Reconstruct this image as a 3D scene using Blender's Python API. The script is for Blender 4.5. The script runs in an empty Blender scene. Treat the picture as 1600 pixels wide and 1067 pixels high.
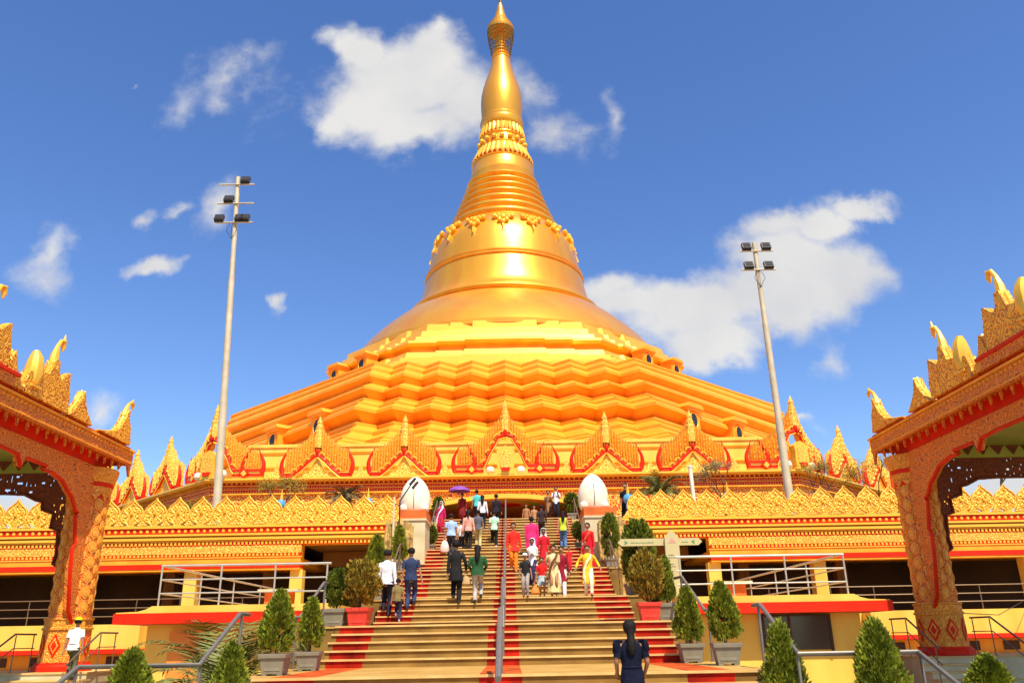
import bpy, math, random
from math import sin, cos, pi, radians, sqrt
from mathutils import Matrix, Vector, noise
random.seed(7)
S = bpy.context.scene
COL = S.collection
# ------------------------------------------------------------------ camera, sky, sun, exposure
GZ = -1.45                                     # ground height (the eye of the camera is at height 0)
cam = bpy.data.cameras.new('camera'); camo = bpy.data.objects.new('camera', cam); COL.objects.link(camo)
cam.sensor_fit = 'HORIZONTAL'; cam.sensor_width = 36.0; cam.lens = 36.0*1280/1600
cam.clip_start = .1; cam.clip_end = 6000
camo.matrix_world = (Matrix.Translation((.17, 0, 0)) @ Matrix.Rotation(radians(-.4), 4, 'Z')
                     @ Matrix.Rotation(radians(90+19.9), 4, 'X') @ Matrix.Rotation(radians(-1.03), 4, 'Z'))
S.camera = camo
SUN_EL, SUN_AZ = radians(58), radians(20)      # sun high behind the camera, a little to its right
sd = bpy.data.lights.new('sun', 'SUN'); sd.energy = 5.0; sd.angle = radians(.53); sd.color = (1, .92, .76)
so = bpy.data.objects.new('sun', sd); COL.objects.link(so)
tosun = Vector((sin(SUN_AZ)*cos(SUN_EL), -cos(SUN_AZ)*cos(SUN_EL), sin(SUN_EL)))
so.rotation_euler = tosun.to_track_quat('Z', 'Y').to_euler(); so.location = (10, -20, 60)
S.view_settings.view_transform = 'Standard'; S.view_settings.look = 'None'
S.view_settings.exposure = .45; S.view_settings.gamma = 1

W = bpy.data.worlds.new('World'); S.world = W; W.use_nodes = True
nt = W.node_tree; nt.nodes.clear(); N = nt.nodes; L = nt.links
def nd(t, **k):
    n = N.new(t)
    for a, b in k.items(): setattr(n, a, b)
    return n
def mth(op, a, b=None, c=None, clamp=False):
    n = N.new('ShaderNodeMath'); n.operation = op; n.use_clamp = clamp
    for i, v in enumerate((a, b, c)):
        if v is None: continue
        if isinstance(v, (int, float)): n.inputs[i].default_value = v
        else: L.new(v, n.inputs[i])
    return n.outputs[0]
sky = nd('ShaderNodeTexSky', sky_type='NISHITA'); sky.sun_disc = False
sky.sun_elevation = SUN_EL; sky.sun_rotation = pi-SUN_AZ; sky.air_density = 1.0; sky.dust_density = .5; sky.ozone_density = 2.5
hs = nd('ShaderNodeHueSaturation'); hs.inputs['Saturation'].default_value = 1.22; hs.inputs['Value'].default_value = 1.07; hs.inputs['Hue'].default_value = .511
L.new(sky.outputs[0], hs.inputs['Color'])
bg = nd('ShaderNodeBackground'); bg.inputs[1].default_value = .135
L.new(hs.outputs[0], bg.inputs[0])
# clouds: a layer of real sky directions (azimuth and height ratios), the same from any viewpoint
tc = nd('ShaderNodeTexCoord'); sp = nd('ShaderNodeSeparateXYZ'); L.new(tc.outputs['Generated'], sp.inputs[0])
yy = mth('MAXIMUM', sp.outputs[1], .05)
U = mth('DIVIDE', sp.outputs[0], yy); V = mth('DIVIDE', sp.outputs[2], yy)
cb = nd('ShaderNodeCombineXYZ'); L.new(U, cb.inputs[0]); L.new(V, cb.inputs[1])
def noise_tex(scale, detail, rough, off=0, dist=0):
    n = nd('ShaderNodeTexNoise'); n.inputs['Scale'].default_value = scale; n.inputs['Detail'].default_value = detail
    n.inputs['Roughness'].default_value = rough; n.inputs['Distortion'].default_value = dist
    mp = nd('ShaderNodeMapping'); mp.inputs['Location'].default_value = (off, off*.7, off*1.3)
    L.new(cb.outputs[0], mp.inputs[0]); L.new(mp.outputs[0], n.inputs[0]); return n.outputs[0]
n1 = noise_tex(7, 8, .55, 3.1); n2 = noise_tex(7, 8, .55, 8.7)
U2 = mth('ADD', U, mth('MULTIPLY', mth('SUBTRACT', n1, .5), .17)); V2 = mth('ADD', V, mth('MULTIPLY', mth('SUBTRACT', n2, .5), .15))
BLOBS = [(-0.2145, 0.837, 0.0526, 0.0451, 1), (-0.1362, 0.7669, 0.1125, 0.0807, 1.1), (-0.0899, 0.806, 0.0588, 0.0729, 1), (-0.193, 0.7343, 0.0854, 0.0676, 1), (-0.1113, 0.6894, 0.078, 0.0459, 1), (-0.0472, 0.7265, 0.051, 0.0674, 0.9), (-0.2449, 0.7024, 0.0414, 0.0417, 0.8), (-0.0761, 0.8643, 0.0212, 0.0288, 0.7), (0.0763, 0.6756, 0.0457, 0.0455, 0.55), (0.1507, 0.6959, 0.0239, 0.0573, 0.42), (0.0276, 0.753, 0.0337, 0.0568, 0.5), (0.1775, 0.4209, 0.0746, 0.039, 1), (0.2432, 0.397, 0.0884, 0.0506, 1.1), (0.2633, 0.345, 0.0546, 0.0318, 1), (0.3459, 0.409, 0.0888, 0.0538, 1.1), (0.3977, 0.4782, 0.076, 0.0582, 1), (0.383, 0.5318, 0.0483, 0.0318, 0.85), (0.4627, 0.5634, 0.0426, 0.0243, 0.9), (0.4357, 0.5309, 0.0395, 0.0298, 1), (0.4722, 0.4299, 0.0426, 0.0393, 0.6), (0.1364, 0.4447, 0.0427, 0.0282, 0.8), (0.4267, 0.4399, 0.0683, 0.0588, 1), (0.3406, 0.508, 0.0349, 0.0294, 0.5), (-0.3904, 0.7823, 0.0395, 0.046, 0.42), (-0.3313, 0.7477, 0.0373, 0.0566, 0.28), (-0.6126, 0.4967, 0.0293, 0.0329, 0.5), (-0.6201, 0.4666, 0.0385, 0.0208, 0.35), (-0.3996, 0.5595, 0.0335, 0.0383, 0.5), (-0.4703, 0.4954, 0.0242, 0.0135, 0.6), (-0.4618, 0.5655, 0.0176, 0.012, 0.45), (-0.4999, 0.5542, 0.0176, 0.014, 0.45), (-0.3035, 0.4061, 0.0135, 0.0146, 0.6), (-0.5166, 0.2669, 0.0241, 0.0352, 0.5), (0.3762, 0.2331, 0.0303, 0.0114, 0.6), (0.4159, 0.3276, 0.0165, 0.0245, 0.38), (-0.5934, 0.1646, 0.0697, 0.0281, 0.9), (0.6014, 0.1639, 0.0703, 0.0354, 0.9), (-0.4616, 0.7498, 0.0279, 0.0451, 0.25), (-0.5638, 0.7626, 0.0084, 0.0056, 0.35)]
m = None
for (u, v, ru, rv, wt) in BLOBS:
    a = mth('DIVIDE', mth('SUBTRACT', U2, u), ru); b = mth('DIVIDE', mth('SUBTRACT', V2, v), rv)
    d = mth('SQRT', mth('ADD', mth('MULTIPLY', a, a), mth('MULTIPLY', b, b)))
    f = mth('MULTIPLY', mth('SUBTRACT', 1.32, d), wt)
    m = f if m is None else mth('SMOOTH_MAX', m, f, .40)
n3 = noise_tex(11, 12, .64, 1.7); n4 = noise_tex(5, 5, .5, 5.2)
mm = mth('ADD', m, mth('MULTIPLY', mth('SUBTRACT', n3, .50), 1.15))
mr = nd('ShaderNodeMapRange', interpolation_type='SMOOTHSTEP'); mr.inputs['From Min'].default_value = .03; mr.inputs['From Max'].default_value = .80
L.new(mm, mr.inputs[0])
front = mth('GREATER_THAN', sp.outputs[1], .06)
fac = mth('MULTIPLY', mth('MULTIPLY', mr.outputs[0], .96), front)
bg2 = nd('ShaderNodeBackground'); bg2.inputs[1].default_value = .62
cr = nd('ShaderNodeValToRGB'); cr.color_ramp.elements[0].position = .34; cr.color_ramp.elements[0].color = (.80, .80, .83, 1)
cr.color_ramp.elements[1].position = .62; cr.color_ramp.elements[1].color = (1.0, .985, .95, 1)
L.new(n4, cr.inputs[0]); L.new(cr.outputs[0], bg2.inputs[0])
mx = nd('ShaderNodeMixShader'); L.new(fac, mx.inputs[0]); L.new(bg.outputs[0], mx.inputs[1]); L.new(bg2.outputs[0], mx.inputs[2])
wo = nd('ShaderNodeOutputWorld'); L.new(mx.outputs[0], wo.inputs[0])

# ------------------------------------------------------------------ materials
MT = {}
def mat(name, col, rough=.6, metal=0., var=.12, vs=4., bump=0., bs=30., col2=None, spec=.5, streak=None, coat=0):
    """plain procedural surface: base colour varied by noise, optional fine bump"""
    if name in MT: return MT[name]
    m = bpy.data.materials.new(name); m.use_nodes = True; t = m.node_tree; n = t.nodes; l = t.links
    b = n['Principled BSDF']; b.inputs['Roughness'].default_value = rough; b.inputs['Metallic'].default_value = metal
    b.inputs['Specular IOR Level'].default_value = spec
    if coat: b.inputs['Coat Weight'].default_value = coat; b.inputs['Coat Roughness'].default_value = .27
    tc = n.new('ShaderNodeTexCoord'); nz = n.new('ShaderNodeTexNoise'); nz.inputs['Scale'].default_value = vs; nz.inputs['Detail'].default_value = 6
    if streak:
        mp = n.new('ShaderNodeMapping'); mp.inputs['Scale'].default_value = (1, 1, streak); l.new(tc.outputs['Object'], mp.inputs[0]); l.new(mp.outputs[0], nz.inputs[0])
        rr = n.new('ShaderNodeMapRange'); rr.inputs['To Min'].default_value = rough+.14; rr.inputs['To Max'].default_value = rough-.10; l.new(nz.outputs[0], rr.inputs[0]); l.new(rr.outputs[0], b.inputs['Roughness'])
    else: l.new(tc.outputs['Object'], nz.inputs[0])
    r = n.new('ShaderNodeValToRGB'); r.color_ramp.elements[0].position = .3; r.color_ramp.elements[1].position = .7
    c2 = col2 or tuple(c*(1-var*1.6) for c in col)
    r.color_ramp.elements[0].color = (*c2, 1); r.color_ramp.elements[1].color = (*[min(1, c*(1+var*.3)) for c in col], 1)
    l.new(nz.outputs[0], r.inputs[0]); l.new(r.outputs[0], b.inputs['Base Color'])
    if bump:
        z = n.new('ShaderNodeTexNoise'); z.inputs['Scale'].default_value = bs; z.inputs['Detail'].default_value = 5
        l.new(tc.outputs['Object'], z.inputs[0]); bp = n.new('ShaderNodeBump'); bp.inputs['Strength'].default_value = bump; bp.inputs['Distance'].default_value = .03
        l.new(z.outputs[0], bp.inputs['Height']); l.new(bp.outputs[0], b.inputs['Normal'])
    MT[name] = m; return m
def carved(name, gold, recess, scale, rough=.45, metal=.2, cut=(.28, .5), dist=.06, swirl=2.0):
    """carved scrollwork: swirled cells, paint in the recesses, relief by bump"""
    m = bpy.data.materials.new(name); m.use_nodes = True; t = m.node_tree; n = t.nodes; l = t.links
    b = n['Principled BSDF']; b.inputs['Roughness'].default_value = rough; b.inputs['Metallic'].default_value = metal
    tc = n.new('ShaderNodeTexCoord'); nz = n.new('ShaderNodeTexNoise'); nz.inputs['Scale'].default_value = scale*.55; nz.inputs['Detail'].default_value = 2
    l.new(tc.outputs['Object'], nz.inputs[0])
    mx = n.new('ShaderNodeMix'); mx.data_type = 'VECTOR'; mx.inputs[0].default_value = .12*swirl
    l.new(tc.outputs['Object'], mx.inputs['A']); l.new(nz.outputs['Color'], mx.inputs['B'])
    v = n.new('ShaderNodeTexVoronoi'); v.feature = 'SMOOTH_F1'; v.inputs['Scale'].default_value = scale; v.inputs['Smoothness'].default_value = .3
    l.new(mx.outputs['Result'], v.inputs['Vector'])
    w = n.new('ShaderNodeMath'); w.operation = 'MULTIPLY'; w.inputs[1].default_value = 19; l.new(v.outputs['Distance'], w.inputs[0])
    s = n.new('ShaderNodeMath'); s.operation = 'SINE'; l.new(w.outputs[0], s.inputs[0])
    h = n.new('ShaderNodeMapRange'); h.inputs['From Min'].default_value = -1; h.inputs['From Max'].default_value = 1; l.new(s.outputs[0], h.inputs[0])
    r = n.new('ShaderNodeValToRGB'); r.color_ramp.elements[0].position = cut[0]; r.color_ramp.elements[1].position = cut[1]
    r.color_ramp.elements[0].color = (*recess, 1); r.color_ramp.elements[1].color = (*gold, 1)
    l.new(h.outputs[0], r.inputs[0]); l.new(r.outputs[0], b.inputs['Base Color'])
    bp = n.new('ShaderNodeBump'); bp.inputs['Strength'].default_value = .55; bp.inputs['Distance'].default_value = dist
    l.new(h.outputs[0], bp.inputs['Height']); l.new(bp.outputs[0], b.inputs['Normal'])
    MT[name] = m; return m
GOLD = mat('gold paint', (1.0, .45, .012), .34, .56, .10, .5, .08, 3, col2=(.86, .30, .008), streak=.12, coat=.6)
GOLDY = mat('pale gold paint', (1.0, .54, .045), .42, .25, .08, .4, .04, 4)
GOLDU = mat('glossy tier gold', (1.0, .50, .03), .36, .34, .08, .8, .06, 4, col2=(.94, .40, .02), streak=.2, coat=.4)
GOLDT = mat('tier gold paint', (1.0, .395, .026), .52, .24, .14, .6, .15, 5, col2=(.90, .315, .018), spec=.3, streak=.25)
GOLDF = mat('facade ochre paint', (.95, .43, .03), .6, .05, .12, 1.2, .08, 12, col2=(.80, .30, .015), spec=.3, streak=.4)
YEL = mat('yellow wall paint', (.90, .57, .10), .7, 0, .12, 1.0, .06, 20, col2=(.74, .41, .05), spec=.25, streak=.25)
RED = mat('red gloss paint', (.78, .022, .002), .55, 0, .15, 2, 0, spec=.2)
ROOFRED = mat('weathered red roof paint', (.72, .05, .008), .6, 0, .2, 3, .1, 14, spec=.2)
TERRA = mat('terracotta paint', (.74, .16, .03), .65, 0, .2, 2, .1, 20, spec=.2)
C_CREST = carved('carved gold crest', (1.0, .55, .06), (.82, .27, .015), 7, swirl=1.2, cut=(.10, .32), dist=.035)
C_FINE = carved('fine carved gold', (1.0, .52, .06), (.80, .22, .012), 11, swirl=1.2, cut=(.12, .4), dist=.03)
C_PED = carved('carved pediment gold', (1.0, .58, .07), (.80, .27, .02), 7, swirl=.9, cut=(.14, .34), dist=.04)
C_FIN = carved('carved finial gold', (1.0, .50, .04), (.58, .17, .012), 6.5, swirl=1.4, cut=(.12, .36), dist=.045, metal=.3)
C_REDGOLD = carved('gold scrollwork on red', (1.0, .46, .04), (.66, .03, .004), 4.2, swirl=1.0, cut=(.22, .38), dist=.05)
C_GATE = carved('carved orange gate', (.84, .235, .018), (.26, .035, .004), 8.5, swirl=1.3, cut=(.03, .16), dist=.02, rough=.6, metal=.05)
C_GATE2 = carved('carved gate gold', (.92, .38, .03), (.62, .17, .012), 10, swirl=1.2, cut=(.08, .34), dist=.03, rough=.5, metal=.15)
BROWN = carved('pierced brown screen', (.24, .045, .010), (.12, .02, .006), 9, metal=0, cut=(.2, .6), dist=.01, rough=.7)
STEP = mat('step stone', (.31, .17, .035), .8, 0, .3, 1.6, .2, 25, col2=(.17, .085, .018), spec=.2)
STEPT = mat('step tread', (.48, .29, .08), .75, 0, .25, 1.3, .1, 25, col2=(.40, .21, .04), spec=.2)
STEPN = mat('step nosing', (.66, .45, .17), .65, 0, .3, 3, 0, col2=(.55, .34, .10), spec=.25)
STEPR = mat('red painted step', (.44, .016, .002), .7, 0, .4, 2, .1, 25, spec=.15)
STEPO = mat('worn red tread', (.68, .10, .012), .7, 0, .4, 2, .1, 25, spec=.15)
GREY = mat('grey planter resin', (.24, .215, .145), .6, 0, .12, 4, .05, 40)
SOIL = mat('soil', (.05, .03, .015), .95, 0, .3, 20, .4, 40)
STEEL = mat('steel pipe', (.20, .18, .15), .45, .3, .1, 6)
PALEST = mat('pale rail steel', (.56, .50, .40), .42, .4, .1, 6)
DKSTEEL = mat('dull railing steel', (.22, .15, .09), .45, .5, .1, 6)
POLE = mat('cream lamp pole paint', (.62, .52, .34), .55, .1, .2, 1.5, 0, col2=(.46, .38, .24))
BLACK = mat('black housing', (.02, .02, .025), .5, .1, .2, 10)
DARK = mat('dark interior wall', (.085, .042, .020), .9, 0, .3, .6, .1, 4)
BROWNW = mat('brown soffit', (.30, .13, .04), .85, 0, .25, .8, .1, 6)
GLASS = mat('dark glass', (.05, .04, .03), .12, 0, .1, 2)
WHITE = mat('white plaster', (.86, .80, .64), .5, 0, .08, 1.6, .06, 8, col2=(.80, .68, .42))
CREAM = mat('cream plaster', (.66, .58, .36), .75, 0, .12, 2, .1, 18, col2=(.52, .44, .24), spec=.2)
WOODY = mat('ribbed rock plaster', (.62, .42, .12), .8, 0, .5, 5, .9, 9, col2=(.16, .08, .02))
SIGN = mat('cream sign board', (.56, .47, .23), .6, 0, .05, 2, spec=.2)
GREEN = mat('green painted ceiling', (.42, .46, .07), .7, 0, .15, 1, .05, 8)
GREENG = mat('green lettering', (.10, .30, .10), .6)
INK = mat('grey lettering', (.10, .10, .11), .6)
BLUE = mat('blue glazed ball', (.10, .38, .62), .3, 0, .1, 5)
PAVE = mat('dusty paving', (.40, .28, .14), .85, 0, .25, .7, .3, 6)
EARTH = mat('dry earth', (.25, .20, .10), .95, 0, .4, .05, .2, 2, col2=(.10, .13, .04))
LEAF1 = mat('thuja green', (.27, .30, .022), .6, 0, .5, 6, 0, col2=(.075, .095, .008), spec=.2)
LEAF2 = mat('dark thuja green', (.17, .20, .016), .6, 0, .5, 6, 0, col2=(.05, .065, .006), spec=.2)
LEAFB = mat('browned foliage', (.36, .24, .025), .7, 0, .4, 9, 0, col2=(.12, .08, .01), spec=.2)
PALM = mat('palm leaf', (.17, .18, .022), .6, 0, .4, 5, 0, col2=(.08, .08, .012))
BARK = mat('bark', (.14, .08, .04), .9, 0, .3, 12, .3, 40)

# ------------------------------------------------------------------ mesh builder
class MB:
    def __init__(s, *mats): s.v = []; s.f = []; s.m = []; s.mats = list(mats); s.T = Matrix.Identity(4); s.flip = False
    def mi(s, m):
        if m is None: return 0
        if m not in s.mats: s.mats.append(m)
        return s.mats.index(m)
    def add(s, vs, fs, m=None):
        k = s.mi(m); b = len(s.v); T = s.T
        s.v += [tuple(T @ Vector(p)) for p in vs]
        fl = T.determinant() < 0
        for f in fs:
            f = [i+b for i in f]
            if fl: f.reverse()
            s.f.append(f); s.m.append(k)
    def box(s, x0, x1, y0, y1, z0, z1, m=None):
        s.add([(x0,y0,z0),(x1,y0,z0),(x1,y1,z0),(x0,y1,z0),(x0,y0,z1),(x1,y0,z1),(x1,y1,z1),(x0,y1,z1)],
              [(0,3,2,1),(4,5,6,7),(0,1,5,4),(1,2,6,5),(2,3,7,6),(3,0,4,7)], m)
    def prism(s, pts, t0, t1, m=None, plane='xz', mside=None):
        """outline pts (u, v) thick from t0 to t1; xz: y is thickness, yz: x is thickness, xy: z"""
        n = len(pts)
        A = sum(pts[i][0]*pts[(i+1)%n][1]-pts[(i+1)%n][0]*pts[i][1] for i in range(n))
        if A < 0: pts = pts[::-1]
        if plane == 'xz': g = lambda u, v, t: (u, t, v)
        elif plane == 'yz': g = lambda u, v, t: (-t, -u, v) if False else (t, u, v)
        else: g = lambda u, v, t: (u, v, t)
        vs = [g(u, v, t0) for u, v in pts]+[g(u, v, t1) for u, v in pts]
        a = list(range(n)); b = [i+n for i in a]
        if plane == 'xz': fs1 = [a, b[::-1]]; sd = [(i, i+n, (i+1)%n+n, (i+1)%n) for i in range(n)]
        else: fs1 = [a[::-1], b]; sd = [(i, (i+1)%n, (i+1)%n+n, i+n) for i in range(n)]
        if t1 < t0: fs1 = [f[::-1] for f in fs1]; sd = [f[::-1] for f in sd]
        s.add(vs, fs1+([] if mside else sd), m)
        if mside: s.add(vs, sd, mside)
    def loft(s, rings, m=None, closed=True, cap0=True, cap1=True):
        n = len(rings[0]); vs = [p for r in rings for p in r]; fs = []
        for k in range(len(rings)-1):
            for i in range(n if closed else n-1):
                j = (i+1) % n; fs.append((k*n+i, k*n+j, (k+1)*n+j, (k+1)*n+i))
        if cap0: fs.append(tuple(range(n))[::-1])
        if cap1: fs.append(tuple((len(rings)-1)*n+i for i in range(n)))
        s.add(vs, fs, m)
    def lathe(s, prof, c=(0,0,0), n=24, m=None, cap=True, ph=0., sy=1.):
        rings = [[(c[0]+r*cos(2*pi*i/n+ph), c[1]+sy*r*sin(2*pi*i/n+ph), c[2]+z) for i in range(n)] for r, z in prof]
        s.loft(rings, m, True, cap, cap)
    def tube(s, pts, r, n=8, m=None, cap=True, flat=1.):
        pts = [Vector(p) for p in pts]; R = r if isinstance(r, (list, tuple)) else [r]*len(pts); rings = []
        t0 = (pts[1]-pts[0]).normalized(); ref = Vector((0,0,1)) if abs(t0.z) < .9 else Vector((0,1,0))
        u = t0.cross(ref).normalized()
        for i, p in enumerate(pts):
            t = (pts[min(i+1, len(pts)-1)]-pts[max(i-1, 0)]).normalized()
            u = (u-t*u.dot(t)); u = u.normalized() if u.length > 1e-6 else t.orthogonal().normalized()
            w = t.cross(u)
            rings.append([tuple(p+u*(R[i]*cos(2*pi*k/n))+w*(R[i]*flat*sin(2*pi*k/n))) for k in range(n)])
        s.loft(rings, m, True, cap, cap)
    def ball(s, c, r, n=8, m=None, sx=1, sy=1, sz=1):
        k = max(4, n//2); prof = [(max(1e-3, sin(pi*i/k)), -cos(pi*i/k)) for i in range(k+1)]
        rings = [[(c[0]+r*sx*q*cos(2*pi*i/n), c[1]+r*sy*q*sin(2*pi*i/n), c[2]+r*sz*z) for i in range(n)] for q, z in prof]
        s.loft(rings, m)
    def curl(s, c, R, r, a0, a1, m=None, n=9, plane='xz'):
        pts = []
        for i in range(n+1):
            t = i/n; a = a0+(a1-a0)*t; q = R*(1-.75*t)
            pts.append((c[0]+q*cos(a), c[1], c[2]+q*sin(a)) if plane == 'xz' else (c[0], c[1]+q*cos(a), c[2]+q*sin(a)))
        s.tube(pts, [r*(1-.4*i/n) for i in range(n+1)], 6, m)
    def mesh(s, name, ang=35, smooth=True):
        me = bpy.data.meshes.new(name); me.from_pydata(s.v, [], s.f)
        for m in s.mats: me.materials.append(m)
        me.polygons.foreach_set('material_index', s.m)
        if smooth and me.polygons:
            me.shade_smooth(); me.set_sharp_from_angle(angle=radians(ang))
        me.update(); return me
    def build(s, name, parent=None, loc=None, rot=None, ang=35, smooth=True):
        o = bpy.data.objects.new(name, s.mesh(name, ang, smooth)); COL.objects.link(o)
        if parent: o.parent = parent
        if loc: o.location = loc
        if rot: o.rotation_euler = rot
        return o
def tag(o, label=None, cat=None, group=None, kind=None):
    if label: o['label'] = label
    if cat: o['category'] = cat
    if group: o['group'] = group
    if kind: o['kind'] = kind
    return o
def thing(name, label, cat, loc=(0,0,0), rz=0, group=None):
    o = bpy.data.objects.new(name, None); COL.objects.link(o); o.location = loc; o.rotation_euler = (0, 0, rz)
    o.empty_display_size = .2
    return tag(o, label, cat, group)
def kid(me, parent, loc=(0,0,0), rz=0, name=None, scale=None):
    o = bpy.data.objects.new(name or me.name.split('.')[0], me); COL.objects.link(o); o.parent = parent; o.location = loc; o.rotation_euler = (0, 0, rz)
    if scale: o.scale = scale
    return o
def copy_tree(src, parent=None):
    c = src.copy(); COL.objects.link(c)
    if parent: c.parent = parent
    for ch in list(src.children): copy_tree(ch, c)
    return c
def frame(o, du, dn=None):
    """matrix taking local x -> direction du (horizontal), y -> into the wall, z -> up, at origin o"""
    du = Vector(du).normalized(); z = Vector((0,0,1)); dy = z.cross(du)
    M = Matrix.Identity(4)
    for i in range(3): M[i][0] = du[i]; M[i][1] = dy[i]; M[i][2] = z[i]; M[i][3] = o[i]
    return M

# ------------------------------------------------------------------ ground
g = MB(EARTH); g.box(-2500, 2500, -2500, 2500, GZ-1, GZ); tag(g.build('ground', smooth=False), kind='structure')
g = MB(PAVE); g.box(-26, 26, -12, 33, GZ+.001, GZ+.006); tag(g.build('pavement', smooth=False), kind='structure')

# ------------------------------------------------------------------ the staircase
FL = [(11.8, 6, -.505), (17.8, 5, .32), (24.05, 5, 1.145), (27.8, 7, 2.3), (32.4, 7, 3.455), (36.3, 12, 5.4)]
HW = [4.15, 3.70, 3.65, 3.60, 3.45, 3.15]       # half width of each flight
ends = [17.8, 24.05, 27.8, 32.4, 36.3, 47.2]
T = .32
stairs = thing('staircase', 'wide stone staircase with three red painted stripes climbing to the temple porch', 'staircase', (0, 11.8, GZ))
OFF = Vector((0, 11.8, GZ))
def strips(hw, i):
    o = (.72, .75, 1.0, 1.0, .95, .85)[i]
    a = hw-(.6, .10, .02, .02, .02, .02)[i]
    return [(-hw, -a, 0), (-a, -a+o, 1), (-a+o, -.33, 0), (-.33, .33, 1), (.33, a-o, 0), (a-o, a, 1), (a, hw, 0)]
z = GZ
for i, (y0, n, zt) in enumerate(FL):
    r = (zt-z)/n; hw = HW[i]
    b = MB(STEP, STEPR, STEPN, STEPO)
    for k in range(n):
        zb = z+r*k; za = zb+r; y = y0+T*k; y1 = y0+T*(k+1) if k < n-1 else ends[i]
        w = hw if k < n-1 or i != 1 else hw
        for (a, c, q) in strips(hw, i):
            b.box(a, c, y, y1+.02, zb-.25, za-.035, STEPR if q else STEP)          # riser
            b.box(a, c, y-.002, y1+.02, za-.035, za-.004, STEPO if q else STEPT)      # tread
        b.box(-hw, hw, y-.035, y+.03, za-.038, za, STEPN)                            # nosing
    b.box(-hw+.01, hw-.01, y0+.3, ends[i], GZ, z-.02, CREAM)
    b.T = Matrix.Identity(4)
    b.v = [(p[0], p[1]-OFF.y, p[2]-OFF.z) for p in b.v]
    b.build('flight', stairs, smooth=False)
    z = zt
# wider landings where the planters stand
for (x, ya, yb, zt) in [(4.35, 19.1, 24.0, .32), (4.3, 25.4, 27.7, 1.145), (4.1, 29.8, 32.3, 2.3), (3.95, 35.25, 36.25, 3.455)]:
    for s in (-1, 1):
        b = MB(STEP, STEPN)
        x0 = [q for q in (3.71,) ][0] if zt < 1 else {1.145: 3.66, 2.3: 3.61, 3.455: 3.46}[zt]
        xa, xb = sorted((s*x0, s*x))
        b.box(xa, xb, ya, yb, GZ, zt-.05, STEP); b.box(xa, xb, ya-.03, yb, zt-.05, zt-.006, STEPT)
        b.v = [(p[0], p[1]-OFF.y, p[2]-OFF.z) for p in b.v]; b.build('side_landing', stairs, smooth=False)

def zs(Y):
    z = GZ; zz = GZ
    for (y0, n, zt) in FL:
        r = (zt-zz)/n
        for k in range(n):
            if Y >= y0+T*k: z = zz+r*(k+1)
        zz = zt
    return z
# ------------------------------------------------------------------ handrails
def rail(name, label, pts, r=.028, post_every=None, posts=(), mid=(), m=STEEL, h=.95, group=None, cat='handrail'):
    t = thing(name, label, cat, (pts[0][0], pts[0][1], pts[0][2]-h), group=group)
    o = Vector(t.location)
    b = MB(m); b.tube([Vector(p)-o for p in pts], r, 8); b.build('top_rail', t)
    for dz in mid:
        b = MB(m); b.tube([Vector(p)-o-Vector((0,0,dz)) for p in pts], r*.6, 6); b.build('middle_rail', t)
    for (x, y, z1, z0) in posts:
        b = MB(m); b.tube([(x-o.x, y-o.y, z0-o.z), (x-o.x, y-o.y, z1-o.z-.01)], r*.7, 6); b.lathe([(r*1.6, 0), (r*1.6, .015)], (x-o.x, y-o.y, z0-o.z), 10); b.build('post', t)
    return t
cr_ = [(12.1, 13.9, -1.22, -.505, 'bottom'), (17.9, 19.6, -.34, .32, 'second'), (24.1, 25.9, .485, 1.145, 'third'), (27.9, 30.0, 1.47, 2.3, 'fourth'), (32.5, 34.7, 2.63, 3.455, 'fifth'), (36.4, 40.1, 3.78, 5.4, 'topmost')]
for (ya, yb, za, zb, nm) in cr_:
    rail('centre_handrail', 'steel centre handrail on the %s flight of the staircase' % nm, [(0, ya-.25, za+.55), (0, ya-.05, za+.95), (0, yb, zb+.95), (0, yb+.35, zb+.95)] if nm != 'bottom' else [(0, 10.9, za+.75), (0, yb, zb+.95), (0, yb+.35, zb+.95)],
         .042 if ya < 26 else .036, posts=[(0, ya+.1, za+1.0, za-.02), (0, yb+.1, zb+.95, zb-.006)] if nm != 'bottom' else [(0, 11.9, -.55, -1.29), (0, yb+.1, zb+.95, zb-.006)], group='centre handrails of the staircase')

# ------------------------------------------------------------------ crest leaf shared by the parapets
def leaf_mb():
    b = MB(C_CREST, GOLDY)
    half = [(0,1.15),(.05,1.04),(.14,.97),(.22,.88),(.31,.83),(.39,.72),(.45,.58),(.465,.44),(.43,.31),(.36,.21),(.26,.15),(.15,.10),(.11,0)]
    pts = [(u, v) for u, v in half]+[(-u, v) for u, v in half[::-1][:]][:-1]
    b.prism(pts, -.06, .06, C_CREST, 'xz')
    hp = [(u, -.07, v) for u, v in half[::-1]]+[(-u, -.07, v) for u, v in half[1:]]
    b.tube(hp, .028, 5, GOLDY)
    for s in (-1, 1):
        b.curl((s*.27, -.07, .45), .13, .03, pi/2, pi/2+s*4.4, GOLDY); b.curl((s*.15, -.07, .72), .10, .026, -pi/2, -pi/2-s*4.0, GOLDY)
        b.tube([(s*.05, -.07, .12), (s*.10, -.075, .35), (s*.03, -.07, .6)], .022, 5, GOLDY)
    b.ball((0, -.07, .92), .05, 6, GOLDY); b.ball((0, -.08, .55), .07, 6, GOLDY, sz=1.5)
    for s in (-1, 1):
        b.curl((s*.36, -.07, .62), .07, .02, 0, -s*4.5, GOLDY, 7); b.curl((s*.30, -.07, .25), .07, .02, pi, pi+s*4.5, GOLDY, 7); b.curl((s*.12, -.07, .28), .06, .018, 0, s*4.5, GOLDY, 7)
    return b.mesh('crest_leaf')
LEAFM = leaf_mb()
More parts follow.
